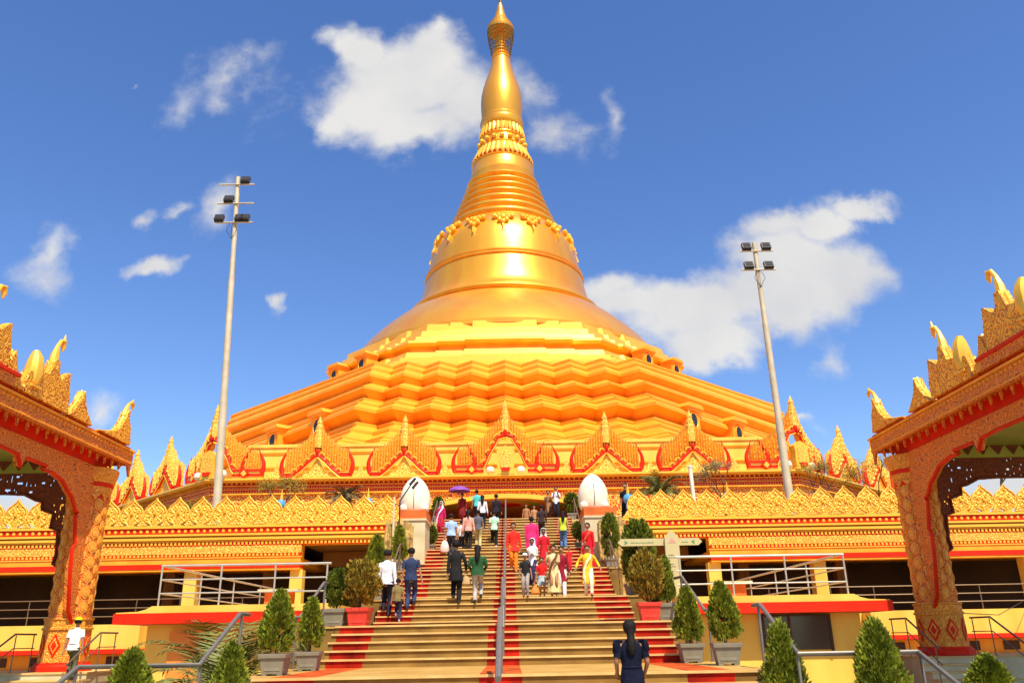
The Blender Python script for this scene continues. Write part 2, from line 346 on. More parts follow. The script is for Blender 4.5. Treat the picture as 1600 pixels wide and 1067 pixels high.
tri = MB(C_CREST); tri.prism([(-.22, 0), (.22, 0), (.10, .16), (0, .30), (-.10, .16)], -.07, .03, C_CREST, 'xz'); TRIM = tri.mesh('crest_point')

# ------------------------------------------------------------------ the two gallery wings beside the stairs
def wing(s, label):
    t = thing('gallery_building', label, 'building', (s*4.5, 33, GZ)); o = t.location.copy()
    def put(b, name): b.v = [(p[0]*s-o.x, p[1]-o.y, p[2]-o.z) for p in b.v]; return b.build(name, t)
    X0, X1 = 4.5, 40
    def bx(b, x0, x1, y0, y1, z0, z1, m=None): b.box(x0, x1, y0, y1, z0, z1, m)
    b = MB(GOLDF, YEL, RED)                                        # parapet and plain bands
    bx(b, X0, X1, 33.06, 33.5, 3.62, 4.40)
    bx(b, X0-.03, X1, 32.93, 33.1, 4.31, 4.42, GOLDY); bx(b, X0-.05, X1, 32.86, 33.08, 3.99, 4.07, GOLDY); bx(b, X0-.04, X1, 32.90, 33.07, 3.83, 3.93, GOLDY); bx(b, X0, X1, 32.96, 33.07, 3.76, 3.82)
    put(b, 'parapet')
    b = MB(GOLDF); bx(b, 8.0, X1, 33.06, 33.5, 2.92, 3.61); bx(b, 8.0, X1, 32.97, 33.08, 2.93, 3.13); bx(b, 7.97, X1, 32.94, 33.07, 3.13, 3.17, GOLDY); put(b, 'plain_band')
    b = MB(RED); bx(b, X0, X1, 33.0, 33.08, 4.08, 4.30); bx(b, X0, X1, 33.0, 33.08, 3.62, 3.745); bx(b, 8.0, X1, 33.0, 33.08, 3.18, 3.30); put(b, 'red_band')
    b = MB(GOLDY)
    n = int((X1-X0)/.25)
    for k in range(n):
        x = X0+.14+k*.25
        b.ball((x, 32.99, 4.19), .068, 6, GOLDY, sy=.6)
    for k in range(int((X1-X0)/.155)):
        x = X0+.09+k*.155; bx(b, x-.04, x+.04, 32.95, 33.02, 3.64, 3.74)
        if x > 8.05: bx(b, x-.04, x+.04, 32.95, 33.02, 3.20, 3.29)
    put(b, 'dentil_frieze')
    b = MB(C_FINE); bx(b, 8.0, X1, 32.98, 33.07, 3.31, 3.61); put(b, 'carved_band')
    b = MB(RED, GOLDF); bx(b, 8.0, X1, 32.82, 33.4, 2.73, 2.92, RED); bx(b, 8.0, X1, 32.84, 33.4, 2.66, 2.728, GOLDF); put(b, 'red_fascia')
    # ribbon of piers, sill walls and the dark gallery behind
    for x in (8.15, 12.25, 16.3, 20.5, 25, 29.5, 34):
        b = MB(YEL); bx(b, x-.24, x+.24, 33.02, 33.5, .60, 2.655); bx(b, x-.28, x+.28, 33.0, 33.52, .60, .74); put(b, 'pier')
    b = MB(YEL, RED); bx(b, 13.6, X1, 32.2, 33.3, -.12, .74, YEL); bx(b, 13.55, X1+.02, 32.12, 33.2, -.28, -.12, RED); bx(b, X0, 13.59, 33.0, 33.4, -.3, .72, YEL); put(b, 'sill_wall')
    b = MB(GOLDF); bx(b, X0, X1, 32.7, 33.4, GZ, -.30); put(b, 'base_wall')
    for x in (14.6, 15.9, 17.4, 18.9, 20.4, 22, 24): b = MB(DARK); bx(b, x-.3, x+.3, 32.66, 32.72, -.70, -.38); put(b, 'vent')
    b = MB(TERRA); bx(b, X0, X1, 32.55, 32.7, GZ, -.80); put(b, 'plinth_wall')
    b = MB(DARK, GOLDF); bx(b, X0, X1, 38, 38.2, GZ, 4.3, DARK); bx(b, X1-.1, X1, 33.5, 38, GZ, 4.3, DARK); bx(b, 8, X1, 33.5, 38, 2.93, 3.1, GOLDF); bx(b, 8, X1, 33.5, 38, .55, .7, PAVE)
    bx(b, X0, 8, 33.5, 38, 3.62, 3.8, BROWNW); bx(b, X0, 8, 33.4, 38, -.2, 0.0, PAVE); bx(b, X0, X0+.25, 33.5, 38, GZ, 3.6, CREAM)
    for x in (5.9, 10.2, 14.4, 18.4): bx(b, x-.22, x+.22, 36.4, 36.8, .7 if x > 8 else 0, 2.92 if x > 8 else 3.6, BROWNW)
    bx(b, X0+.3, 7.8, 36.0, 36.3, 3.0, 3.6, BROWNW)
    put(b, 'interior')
    b = MB(PAVE); bx(b, 3.5, X1, 33.5, 47, 3.82, 3.98, PAVE); put(b, 'roof_deck')
    for x0, x1 in ((8.45, 11.95), (12.55, 16.0), (16.6, 20.2), (20.8, 24.7)):
        b = MB(DKSTEEL)
        for zz in (1.05, 1.35, 1.66): b.tube([(x0+.02, 33.2, zz), (x1-.02, 33.2, zz)], .02, 5)
        for x in (x0+.05, (x0+x1)/2, x1-.05): b.tube([(x, 33.2, .74), (x, 33.2, 1.66)], .02, 5)
        put(b, 'opening_rail')
    n = 36
    for k in range(n):
        x0 = (4.70 if s < 0 else 5.33)+k*.92; jj = 1+.03*sin(k*5.7+s)
        kid(LEAFM, t, (s*x0-o.x, 33.02-o.y, 4.40-o.z), scale=(.965, 1, .98*jj))
        kid(TRIM, t, (s*(x0-.46)-o.x, 33.0-o.y, 4.40-o.z))
    return t
wing(-1, 'long ochre gallery wing with gold leaf cresting on the left of the staircase')
wing(1, 'long ochre gallery wing with gold leaf cresting right of the staircase')
# porch landing at the head of the stairs
b = MB(STEP, CREAM); b.box(-6.5, 6.5, 40.3, 47, 3.99, 5.38, STEPN); tag(b.build('porch_terrace', smooth=False), 'raised stone landing between the top step and the porch arch', 'terrace')

# ------------------------------------------------------------------ half-platforms with rails each side of the stairs
def platform(s, label):
    t = thing('balcony', label, 'balcony', (s*7, 22, GZ)); o = t.location.copy()
    def put(b, name): b.v = [(p[0]*s-o.x, p[1]-o.y, p[2]-o.z) for p in b.v]; return b.build(name, t)
    b = MB(YEL)
    pr_ = [(9.9, .78), (9.35, .80), (9.15, .85), (9.0, .93), (4.45, .93), (4.45, .76), (9.9, .76)]
    b.prism(pr_, 22.0, 22.25, YEL, 'xz'); b.box(4.45, 9.0, 22.25, 33.0, .78, .93); put(b, 'slab')
    b = MB(RED); b.box(4.4, 9.93, 21.93, 33.0, .50, .755); put(b, 'fascia')
    b = MB(YEL, TERRA, DARK)
    b.box(4.5, 9.3, 22.6, 32.9, GZ, .495)
    put(b, 'lower_wall')
    if s > 0:
        b = MB(GLASS, DARK); b.box(6.75, 8.45, 22.50, 22.53, -.40, .42, GLASS)
        for x in (6.7, 7.4, 8.45): b.box(x-.03, x+.03, 22.47, 22.54, -.45, .45, DARK)
        b.box(6.67, 8.48, 22.46, 22.54, .42, .47, DARK); put(b, 'window')
    else:
        b = MB(mat('orange recess paint', (.95, .30, .035), .7, 0, .2, 1.2, .3, 3)); b.box(6.9, 8.65, 22.46, 22.53, GZ, .33); put(b, 'arched_panel')
    Y = 22.12
    for zz, r in ((1.93, .032), (1.58, .02), (1.24, .02)):
        b = MB(PALEST); b.tube([(4.5, Y, zz), (8.9, Y, zz), (8.9, 32.8, zz)], r, 7); put(b, 'rail_bar')
    for x, y in ((4.6, Y), (5.95, Y), (7.35, Y), (8.9, Y), (8.9, 25), (8.9, 28), (8.9, 31)):
        b = MB(PALEST); b.tube([(x, y, .93), (x, y, 1.93)], .024, 6); put(b, 'rail_post')
    b = MB(TERRA, CREAM); b.box(7.6, 8.5, 30.2, 30.9, .93, 1.7, TERRA); b.box(7.3, 8.7, 30.0, 31.0, 1.7, 1.77, CREAM); put(b, 'counter')
    return t
platform(-1, 'cream balcony with red fascia and steel rails left of the staircase')
platform(1, 'cream balcony with red fascia and steel rails right of the staircase')

# ------------------------------------------------------------------ pediments of the upper hall
def pediment(kind, fold=False):
    """returns a list of (name, mesh builder); local x along the wall, z up, -y outwards. fold: the right half turns back 45 degrees"""
    parts = []
    def halves():
        for s in (-1, 1):
            M = Matrix.Identity(4)
            if fold: M = Matrix.Rotation(radians(45), 4, 'Z') if s > 0 else Matrix.Identity(4)
            yield s, M
    W, ht, tip = (1.95, [(0,2.75),(.2,2.65),(.45,2.35),(.75,2.02),(1.1,1.72),(1.5,1.5),(1.95,1.42)], 3.65) if kind == 'A' else (2.95, [(0,3.45),(.25,3.3),(.5,2.95),(.9,2.45),(1.3,2.05),(1.8,1.72),(2.2,1.5),(2.95,1.3)], 4.45)
    arch = [(0,1.35),(.4,1.02),(.8,.62),(1.2,.28),(1.35,.2)] if kind == 'A' else [(0,2.35),(.35,2.25),(.6,1.8),(.9,1.3),(1.15,.7),(1.3,.5)]
    def itp(tab, u):
        for (a, x), (c, y) in zip(tab, tab[1:]):
            if a <= u <= c: return x+(y-x)*(u-a)/(c-a)
        return tab[-1][1]
    rb = MB(C_PED, GOLDY)
    for s, M in halves():
        rb.T = M; w = .155; u = w*.5
        while u < W-.1:
            lo = itp(arch, u) if u < arch[-1][0] else (.30 if kind == 'A' else .55)
            hi = itp(ht, u)+.06*(int(u/w) % 2)
            if hi > lo+.15:
                x0, x1, xm = s*(u-w*.47), s*(u+w*.47), s*u
                rb.add([(x0,0,lo),(xm,-.15,lo),(x1,0,lo),(x0,0,hi),(xm,-.15,hi+.04),(x1,0,hi),(xm,.02,hi+.26),(x0,.3,lo),(x1,.3,lo),(x0,.3,hi),(x1,.3,hi)],
                       [(0,1,4,3),(1,2,5,4),(3,4,6),(4,5,6),(7,9,10,8),(0,3,9,7),(2,8,10,5),(3,6,9),(5,10,6),(9,6,10),(0,7,8,2,1)], C_PED)
                if int(u/w) % 2 == 0:
                    for q in range(int((hi-lo)/.3)): rb.ball((xm, -.15, lo+.2+q*.3), .045, 5, GOLDY)
            u += w
    rb.T = Matrix.Identity(4) if not fold else Matrix.Rotation(radians(22.5), 4, 'Z')
    rb.lathe([(.24,itp(ht,0)-1.0),(.27,itp(ht,0)-.3),(.24,itp(ht,0)-.2),(.28,itp(ht,0)-.05),(.20,itp(ht,0)+.05),(.23,itp(ht,0)+.18),(.14,tip-.5),(.17,tip-.40),(.09,tip-.22),(.02,tip)], (0,0,0), 8, C_PED)
    parts.append(('flame_screen', rb))
    ab = MB(RED, GOLDY)
    for s, M in halves():
        ab.T = M
        pts = [(s*u, -.12, v-.05) for u, v in arch]
        ab.tube(pts, .12, 6, RED)
        ab.tube([(p[0]+s*.02, -.2, p[2]-.16) for p in pts], .04, 5, GOLDY)
        n = 4 if kind == 'A' else 5
        for q in range(n):
            f = (q+.6)/n*arch[-1][0]; v = itp(arch, f)
            ab.curl((s*f, -.17, v+.08), .20, .05, pi if s < 0 else 0, (pi if s < 0 else 0)+s*4.5, GOLDY); ab.ball((s*f, -.16, v+.06), .085, 6, RED)
    ab.T = Matrix.Identity(4); ab.ball((0, -.16, arch[0][1]+.12), .15, 8, RED, sz=1.3)
    parts.append(('scroll_arch', ab))
    def horn(b, s, M, u, h, lean):
        b.T = M; cl = []
        for q in range(11):
            f = q/10; cl.append((s*(u+lean*(.13*sin(f*pi*1.25)-.10*f)), -.06, .2+(h-.2)*f))
        b.tube(cl, [.13*(1-(q/10)**1.6)+.012 for q in range(11)], 8, RED); b.tube([(p[0], -.17+.012*i, p[2]) for i, p in enumerate(cl)], [.035*(1-q/13) for q in range(11)], 5, GOLDY)
        b.tube([(p[0]-s*lean*.10*(1-i/10), -.05, p[2]) for i, p in enumerate(cl)], [.04*(1-q/12) for q in range(11)], 5, GOLDY)
    for s, M in halves():
        for args in ([(W-.02, 1.75, 1.3)] if kind == 'A' else [(W-.05, 1.75, 1.3), (1.95, 1.9, -1.6)]):
            hb = MB(RED, GOLDY); horn(hb, s, M, *args); parts.append(('flame_horn', hb))
    for s, M in halves():
        bb = MB(RED, GOLDY, C_PED, WHITE); bb.T = M; parts.append(('plinth', bb))
        a, c = sorted((s*arch[-1][0]*.98, s*(W+.02)))
        if kind == 'A': bb.box(a, c, -.12, .3, 0, .26, RED); bb.box(a, c, -.16, .2, .26, .31, GOLDY)
        else:
            bb.box(a, c, -.10, .3, 0, .16, GOLDY); bb.box(a, c, -.16, .3, .16, .30, RED); bb.box(a, c, -.12, .3, .30, .44, GOLDY); bb.box(a, c, -.18, .3, .44, .56, RED)
            bb.prism([(s*1.95-.3, .30), (s*1.95, .02), (s*1.95+.3, .30), (s*1.95, .62)], -.24, -.1, RED, 'xz'); bb.prism([(s*1.95-.17, .30), (s*1.95, .12), (s*1.95+.17, .30), (s*1.95, .50)], -.27, -.2, GOLDY, 'xz')
    tb = MB(C_PED, GOLDY, RED)
    if kind == 'A':
        for s, M in halves():
            tb.T = M; tb.prism([(0, 0), (s*1.3, 0), (s*1.1, .14), (s*.75, .30), (s*.55, .30), (s*.30, .62), (0, 1.12)], -.06, .1, C_PED, 'xz')
            tb.tube([(s*1.25, -.08, .04), (s*.8, -.08, .32), (s*.5, -.08, .36), (s*.25, -.08, .72), (0, -.08, 1.1)], .035, 5, GOLDY)
        parts.append(('tympanum', tb))
    else:
        tb.T = Matrix.Rotation(radians(22.5), 4, 'Z') if fold else Matrix.Identity(4)
        tb.prism([(-.5,0),(.5,0),(.42,.2),(.5,.55),(.44,1.0),(.52,1.35),(.3,1.5),(0,1.66),(-.3,1.5),(-.52,1.35),(-.44,1.0),(-.5,.55),(-.42,.2)], -.35, .1, GOLDY, 'xz')
        tb.prism([(-.3,.35),(.3,.35),(.3,1.2),(0,1.4),(-.3,1.2)], -.4, -.34, C_PED, 'xz'); tb.box(-.22, .22, -.48, -.38, .16, .36, RED)
        parts.append(('shrine_niche', tb))
        for s in (-1, 1):
            wb = MB(WHITE); wb.T = tb.T; wb.ball((s*.88, -.05, .26), .26, 10, WHITE, sz=.95); parts.append(('white_boulder', wb))
    return parts
PEDM = {}
for key, (k, fo) in dict(A=('A', 0), B=('B', 0), C=('B', 1)).items():
    PEDM[key] = [(n, mb.mesh(n)) for n, mb in pediment(k, fo)]
def put_ped(parent, key, M):
    """M world matrix; becomes a part (screen) with sub-parts"""
    root = bpy.data.objects.new('pediment', PEDM[key][0][1]); COL.objects.link(root); root.parent = parent
    P = Matrix.Translation(parent.location); root.matrix_local = P.inverted() @ M
    for n, me in PEDM[key][1:]: kid(me, root, name=n)
    return root

D0 = 92.0
def octo(a, c, sa, sc, q=0.):
    """plan of a chamfered square (front apothem a, half front c, side apothem sa, half side sc), going round from the front left"""
    r = [(-c, D0-a), (c, D0-a), (sa, D0-sc), (sa, D0+sc), (c, D0+a), (-c, D0+a), (-sa, D0+sc), (-sa, D0-sc)]
    return r
def ring(pl, z): return [(x, y, z) for x, y in pl]
hall = thing('temple_hall', 'wide gold and red temple hall with flame pediments at the foot of the great stupa', 'building', (0, 47, 3.98)); ho = Vector(hall.location)
def hput(b, name, **k): b.v = [(p[0]-ho.x, p[1]-ho.y, p[2]-ho.z) for p in b.v]; return b.build(name, hall, **k)
A0, C0 = 45.0, 16.9; SA, SC = 47.0, D0-47-30.1     # front at Y=47, diagonal sides at 45 degrees
def hplan(d): return octo(A0+d, C0+d*.414, SA+d, SC+d*.414)
def band(b, d, z0, z1, m=None, d2=None): b.loft([ring(hplan(d), z0), ring(hplan(d if d2 is None else d2), z1)], m)
# lower carved wall with the porch opening left free at the front
b = MB(C_REDGOLD)
pl = hplan(-.1)
b.add([(pl[i][0], pl[i][1], zz) for i in (1, 2, 3, 4, 5, 6, 7, 0) for zz in (3.9, 7.98)], [(2*i, 2*i+2, 2*i+3, 2*i+1) for i in range(7)])
arch_pts = [(-4.6, 6.98), (-3.6, 7.2), (-2.4, 7.40), (-1.2, 7.52), (0, 7.56), (1.2, 7.52), (2.4, 7.40), (3.6, 7.2), (4.6, 6.98)]
outl = [(-C0+.06, 7.98), (-C0+.06, 3.98), (-4.6, 3.98)]+arch_pts+[(4.6, 3.98), (C0-.06, 3.98), (C0-.06, 7.98)]
b.prism(outl, 47.1, 47.5, C_REDGOLD, 'xz'); hput(b, 'carved_wall', smooth=False)
b = MB(GOLDY)
e = [(x, 46.98, z+.10) for x, z in [(-5.0, 6.86)]+arch_pts[1:-1]+[(5.0, 6.86)]]
b.prism([(p[0], p[2]+.02+.1*abs(cos(p[0]/3.2))) for p in e]+[(p[0], p[2]-.14) for p in e[::-1]], 46.93, 47.2, GOLDY, 'xz')
hput(b, 'arch_moulding')
b = MB(RED, GOLDY, GOLDF)                                              # frieze
band(b, .0, 8.0, 8.62, RED); band(b, .35, 8.62, 8.72, GOLDF, .42); band(b, .48, 8.72, 8.82, GOLDY); band(b, .10, 8.22, 8.26, GOLDF); band(b, .16, 8.42, 8.46, GOLDF); band(b, .08, 7.95, 8.03, GOLDF)
hput(b, 'frieze', smooth=False)
b = MB(WHITE, GOLDY); PINK = mat('pale gold beads', (1.0, .62, .30), .5)
def along(d, step, fn):
    pl = hplan(d)
    for i in (7, 0, 1):
        p, q = Vector(pl[i]), Vector(pl[(i+1) % 8]); Lg = (q-p).length; n = int(Lg/step)
        for k in range(n):
            c = p+(q-p)*((k+.5)/n); fn(c, (q-p).normalized())
def bead(c, t):
    for zz, r in ((8.12, .042), (8.33, .042)):
        b.add([(c.x-t.x*r, c.y-t.y*r, zz), (c.x, c.y, zz+r), (c.x+t.x*r, c.y+t.y*r, zz), (c.x, c.y, zz-r), (c.x+t.y*r*1.2, c.y-t.x*r*1.2, zz)], [(0,1,4),(1,2,4),(2,3,4),(3,0,4)], PINK)
along(.04, .15, bead)
def tooth(c, t):
    b.T = frame((c.x, c.y, 0), (t.x, t.y, 0)); b.prism([(-.07, 8.61), (.07, 8.61), (0, 8.49)], -.02, .1, GOLDF, 'xz'); b.T = Matrix.Identity(4)
along(.12, .28, tooth)
hput(b, 'beading', smooth=False)
# attic storey
b = MB(YEL, GOLDY)
def apl(d): return octo(42+d, 15.8+d*.4, 24+d, 40+d*0+26-40)
b.loft([ring(apl(0), 8.7), ring(apl(0), 10.9)], YEL); b.loft([ring(apl(.12), 10.05), ring(apl(.12), 10.15)], GOLDY); b.loft([ring(apl(.05), 10.9), ring(apl(.12), 11.0), ring(apl(.12), 11.3)], YEL); b.loft([ring(apl(.2), 11.31), ring(apl(.2), 11.5)], YEL)
hput(b, 'attic', smooth=False)
b = MB(PAVE); b.loft([ring(hplan(-.2), 8.5), ring(hplan(-.2), 8.70)], PAVE); hput(b, 'roof_slab', smooth=False)
# porch: floor, ceiling with painted ovals, back wall, side walls
b = MB(TERRA, GREEN, DARK)
PORCH = mat('porch orange paint', (1.0, .33, .05), .7, 0, .12, .6)
b.box(-4.55, 4.55, 47.5, 56, 7.62, 7.7, PORCH); b.box(-9, 9, 47.1, 56, 5.0, 5.38, STEPT)
for s in (-1, 1): b.box(min(s*4.6, s*4.8), max(s*4.6, s*4.8), 47.45, 56, 5.38, 7.7, PORCH)
b.box(-4.8, 4.8, 55.9, 56.1, 5.38, 7.7, PORCH)
hput(b, 'porch', smooth=False)
b = MB(GREEN, PORCH, RED)
for cx, rx in ((0, 2.0), (-3.4, 1.0), (3.4, 1.0)):
    for k, (f, m_) in enumerate(((1, GREEN), (.72, PORCH), (.45, GREEN if cx else RED))):
        n = 40; b.add([(cx+rx*f*cos(2*pi*i/n), 50.2+1.9*f*sin(2*pi*i/n), 7.615-.004*k) for i in range(n)], [tuple(range(n))], m_)
hput(b, 'ceiling_medallion', smooth=False)
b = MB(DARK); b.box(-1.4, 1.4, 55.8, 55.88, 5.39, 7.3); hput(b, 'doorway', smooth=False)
# pediments along the front and the two diagonal sides
for x, k in ((-10.85, 'A'), (-5.85, 'A'), (0, 'B'), (5.85, 'A'), (10.85, 'A')):
    put_ped(hall, k, Matrix.Translation((x, 46.85, 8.825)))
put_ped(hall, 'C', Matrix.Translation((C0+.05, 46.9, 8.825)))
put_ped(hall, 'C', Matrix.Translation((-C0-.05, 46.9, 8.825)) @ Matrix.Rotation(radians(-45), 4, 'Z'))
for s in (-1, 1):
    for k, d in enumerate((6.0, 11.2, 16.6, 22.4, 28)):
        q = d/sqrt(2); x = s*(C0+.1+q); y = 46.9+q
        put_ped(hall, 'A' if k != 2 else 'B', Matrix.Translation((x, y, 8.825)) @ Matrix.Rotation(s*radians(45), 4, 'Z'))
TR = [(-.42, 0), (.42, 0), (.3, .22), (.15, .42), (0, .85), (-.15, .42), (-.3, .22)]
for x in (-13.2, -8.35, -3.5, 3.5, 8.35, 13.2): b = MB(C_PED); b.prism([(x+u, 8.825+v) for u, v in TR], 46.85, 47.0, C_PED, 'xz'); hput(b, 'small_gable')

# ------------------------------------------------------------------ the great stupa
st = thing('golden_stupa', 'towering golden bell shaped stupa with a tall tapering spire', 'stupa', (0, D0, 8.5)); so_ = Vector(st.location)
def sput(b, name, **k): b.v = [(p[0]-so_.x, p[1]-so_.y, p[2]-so_.z) for p in b.v]; return b.build(name, st, **k)
NP = 4
def zplan(a, c, sa, v=1.32, inset=0):
    """front and back folded in pleats, straight diagonals; point count constant"""
    w = c/NP; pts = []
    def side(sgn):
        r = []
        for k in range(2*NP+1):
            x = -c+k*w
            r.append((x, a)); 
            if k < 2*NP: r.append((x+w/2, a-v))
        return r
    f = [(x, D0-y) for x, y in side(1)]
    sc = a*0+c+1.5
    r = f+[(sa, D0-sc), (sa, D0+sc)]+[(-x, D0+y) for x, y in side(1)]+[(-sa, D0+sc), (-sa, D0-sc)]
    return r
LV = [  # (front apothem, c, side apothem, z) from bottom to top, one folded roof after another
 [(35.0,12.4,30.0,11.4),(34.9,12.3,29.9,13.0),(33.4,11.8,28.9,14.0),(32.9,11.7,28.8,14.2),(31.0,11.2,27.8,15.7),(30.5,11.0,27.6,15.78)],
 [(30.5,11.0,27.6,15.78),(31.7,11.4,28.25,16.48),(31.85,11.45,28.35,16.52),(31.85,11.45,28.35,16.78),(30.0,10.9,27.8,17.88),(29.6,10.75,27.5,17.94)],
 [(29.6,10.75,27.5,17.94),(30.45,11.0,28.0,18.52),(30.6,11.05,28.1,18.56),(30.6,11.05,28.1,18.78),(29.2,10.75,27.6,19.36),(28.9,10.65,27.35,19.42)],
 [(28.9,10.65,27.35,19.42),(29.35,10.8,27.9,19.88),(29.45,10.82,27.98,19.92),(29.45,10.82,27.98,20.14),(28.0,10.6,27.5,21.5),(27.8,10.55,27.45,21.65)]]
def stepify(lv):
    r = [lv[0]]
    for p, q in zip(lv, lv[1:]):
        if q[3]-p[3] > .9:
            n = 3 if p[3] < 14.1 else 2
            for i in range(n):
                f1 = (i+.62)/n; f2 = (i+1)/n; zf = (i+.97)/n; mix = lambda f: tuple(a+(b-a)*f for a, b in zip(p[:3], q[:3]))
                dz = (q[3]-p[3])/n; m1 = mix(f1); zt = p[3]+(q[3]-p[3])*zf; lip = tuple(c+.045 for c in m1)
                r += [m1+(zt-dz*.34,), lip+(zt-dz*.26,), lip+(zt,), mix(f2)+(p[3]+(q[3]-p[3])*f2,)]
        else: r.append(q)
    return r
for k, lv in enumerate(LV):
    lv = stepify(lv)
    b = MB(GOLDT); rr = [ring(zplan(a, c, sa), zz) for a, c, sa, zz in lv]
    b.loft(rr, GOLDT, True, True, k == 3)
    sput(b, 'pleated_tier', ang=20)
# small lip at the very bottom (yellow ledge)
# upper octagonal tiers, with stepped front and notched diagonals
def uplan(a, c, sa, s1=.40):
    o = [(0, a+s1), (.41*c, a+s1), (.41*c, a), (.70*c, a), (.70*c, a-s1), (c, a-s1)]
    dgx = sa-c; m1, m2 = .20, .42; st_ = .42
    o += [(c+dgx*m1, a-s1-dgx*m1), (c+dgx*m1+st_, a-s1-dgx*m1), (c+dgx*m2+st_, a-s1-dgx*m2), (c+dgx*m2+2*st_, a-s1-dgx*m2), (sa+st_, a-s1-dgx+st_)]
    q = [(x, -y) for x, y in o]                       # front right half
    full = q+[(sa+st_, 0)]
    back = [(x, -y) for x, y in full[:-1]][::-1]
    right = full+back
    left = [(-x, y) for x, y in right[::-1]][1:-1]
    return [(x, y+D0) for x, y in right+left]
UL = [(19.9,10.6,19.3,23.6),(19.8,10.4,19.2,24.5),(19.35,10.0,18.8,24.55),(19.3,9.9,18.75,25.0),(18.9,9.5,18.4,25.05),(18.75,9.35,18.25,25.7),(18.35,9.0,17.85,25.75),(18.25,8.95,17.8,26.2),(18.75,9.2,18.3,26.35),(18.95,9.25,18.5,26.6),(18.9,9.2,18.45,26.85),(18.3,8.7,17.8,26.9),(18.15,8.55,17.65,27.5),(17.7,8.2,17.2,27.55),(17.55,8.05,17.05,28.3),(17.2,7.7,16.7,28.35),(17.1,7.55,16.6,29.2),(15.8,7.0,15.4,29.25)]
for i0, i1 in ((0, 8), (7, 12), (11, 18)):
    b = MB(GOLDU); b.loft([ring(uplan(*u[:3]), u[3]) for u in UL[i0:i1]], GOLDU, True, i0 == 0, i1 == 18); sput(b, 'octagonal_tier', ang=15)
b = MB(GOLDT); b.loft([ring(octo(26.0, 9.8, 26.6, 11.5), 21.4), ring(octo(20.2, 10.6, 19.6, 10.6), 24.1)], GOLDT); sput(b, 'sloping_roof', smooth=False)
PR = [(17.6,29.0),(17.6,29.5),(16.7,30.9),(15.4,32.3),(14.0,33.6),(12.8,34.6),(11.8,35.2),(11.1,35.5)]
b = MB(GOLD); b.lathe(PR, (0, D0, 0), 128, GOLD); sput(b, 'bell_flare', ang=30)
PR2 = [(11.15,35.35),(11.5,35.5),(11.62,35.75),(11.5,36.0),(11.2,36.2),(10.75,36.5),(10.4,37.0),(10.15,37.7),(9.85,39.0),(9.6,40.2),(9.55,40.42),(9.72,40.5),(9.72,40.68),(9.5,40.75),(9.52,40.85),(9.64,40.9),(9.64,41.05),(9.4,41.12),(9.15,42.5),(8.85,43.9),(8.45,45.0),(7.9,45.9),(7.3,46.6),(6.85,47.0)]
b = MB(GOLD); b.lathe(PR2, (0, D0, 0), 128, GOLD); sput(b, 'bell', ang=30)
# ringed cone
prof = [(6.85, 46.95)]; rz = [(6.75,47.2),(6.2,48.45),(5.75,49.6),(5.35,50.7),(5.0,51.75),(4.68,52.75),(4.4,53.7),(4.15,54.6)]
for (r0, z0), (r1, z1) in zip(rz, rz[1:]):
    h = z1-z0
    prof += [(r0-.02,z0),(r0+.16,z0+h*.12),(r0+.24,z0+h*.28),(r0+.18,z0+h*.45),(r0-.04,z0+h*.62),(r1-.10,z0+h*.80),(r1-.08,z0+h*.95)]
prof += [(4.15,55.0),(4.2,55.2),(4.1,55.3),(3.9,56.9),(4.0,57.0),(3.85,57.2),(3.4,57.3)]
b = MB(GOLD); b.lathe(prof, (0, D0, 0), 96, GOLD); sput(b, 'ringed_cone', ang=50)
# lotus skirts and beads
b = MB(GOLD, RED)
b.lathe([(3.3,57.2),(3.35,58.6),(3.0,59.4),(3.1,59.5),(2.95,59.7),(2.75,60.8),(2.95,61.0),(2.9,61.2),(2.6,61.4),(2.55,62.6),(2.75,62.9),(2.9,63.5),(2.85,63.7),(2.7,63.8),(2.75,64.2),(2.6,64.4)], (0, D0, 0), 64, GOLD)
sput(b, 'lotus_neck')
for n, r0, r1, z0, z1 in ((36, 3.85, 3.15, 57.5, 59.2), (32, 2.92, 2.72, 61.3, 62.5)):
    b = MB(GOLDY, RED)
    for k in range(n):
        a = 2*pi*k/n; b.T = Matrix.Translation((0, D0, 0)) @ Matrix.Rotation(a, 4, 'Z'); w = pi*r0/n*.86
        b.loft([[(-w*f, -r+q, z), (0, -r-.13+q, z), (w*f, -r+q, z), (0, -r+.25, z)] for f, r, z, q in ((.25, r0, z0-.25, 0), (1, r0, z0+.15, 0), (.9, (r0+r1)/2, (z0+z1)/2, 0), (.75, r1, z1, 0))], GOLDY)
        b.ball((w*1.1, -r0+.02, z0-.05), .12, 5, RED)
    b.T = Matrix.Identity(4); sput(b, 'lotus_petals')
for k in range(18):
    a = 2*pi*k/18; b = MB(GOLDY); b.ball((3.0*sin(a), D0-3.0*cos(a), 60.2), .34, 10, GOLDY, sz=.95); sput(b, 'bead')
b = MB(GOLD); b.lathe([(2.55,64.3),(2.66,64.8),(2.74,65.8),(2.76,66.8),(2.70,67.9),(2.48,69.1),(2.08,70.5),(1.70,71.7),(1.40,72.9),(1.24,74.0)], (0, D0, 0), 64, GOLD); sput(b, 'banana_bud')
prof = []
for k in range(7):
    r = 1.32-.14*k; z0 = 74.0+k*.62; prof += [(r*.85, z0), (r, z0+.12), (r, z0+.3), (r*.82, z0+.45)]
prof += [(.45, 78.6), (.4, 80.5)]
b = MB(GOLD); b.lathe(prof, (0, D0, 0), 32, GOLD); sput(b, 'ringed_neck')
b = MB(GOLD, BRONZE := mat('dark bronze', (.32, .20, .04), .4, .6, .3, 2))
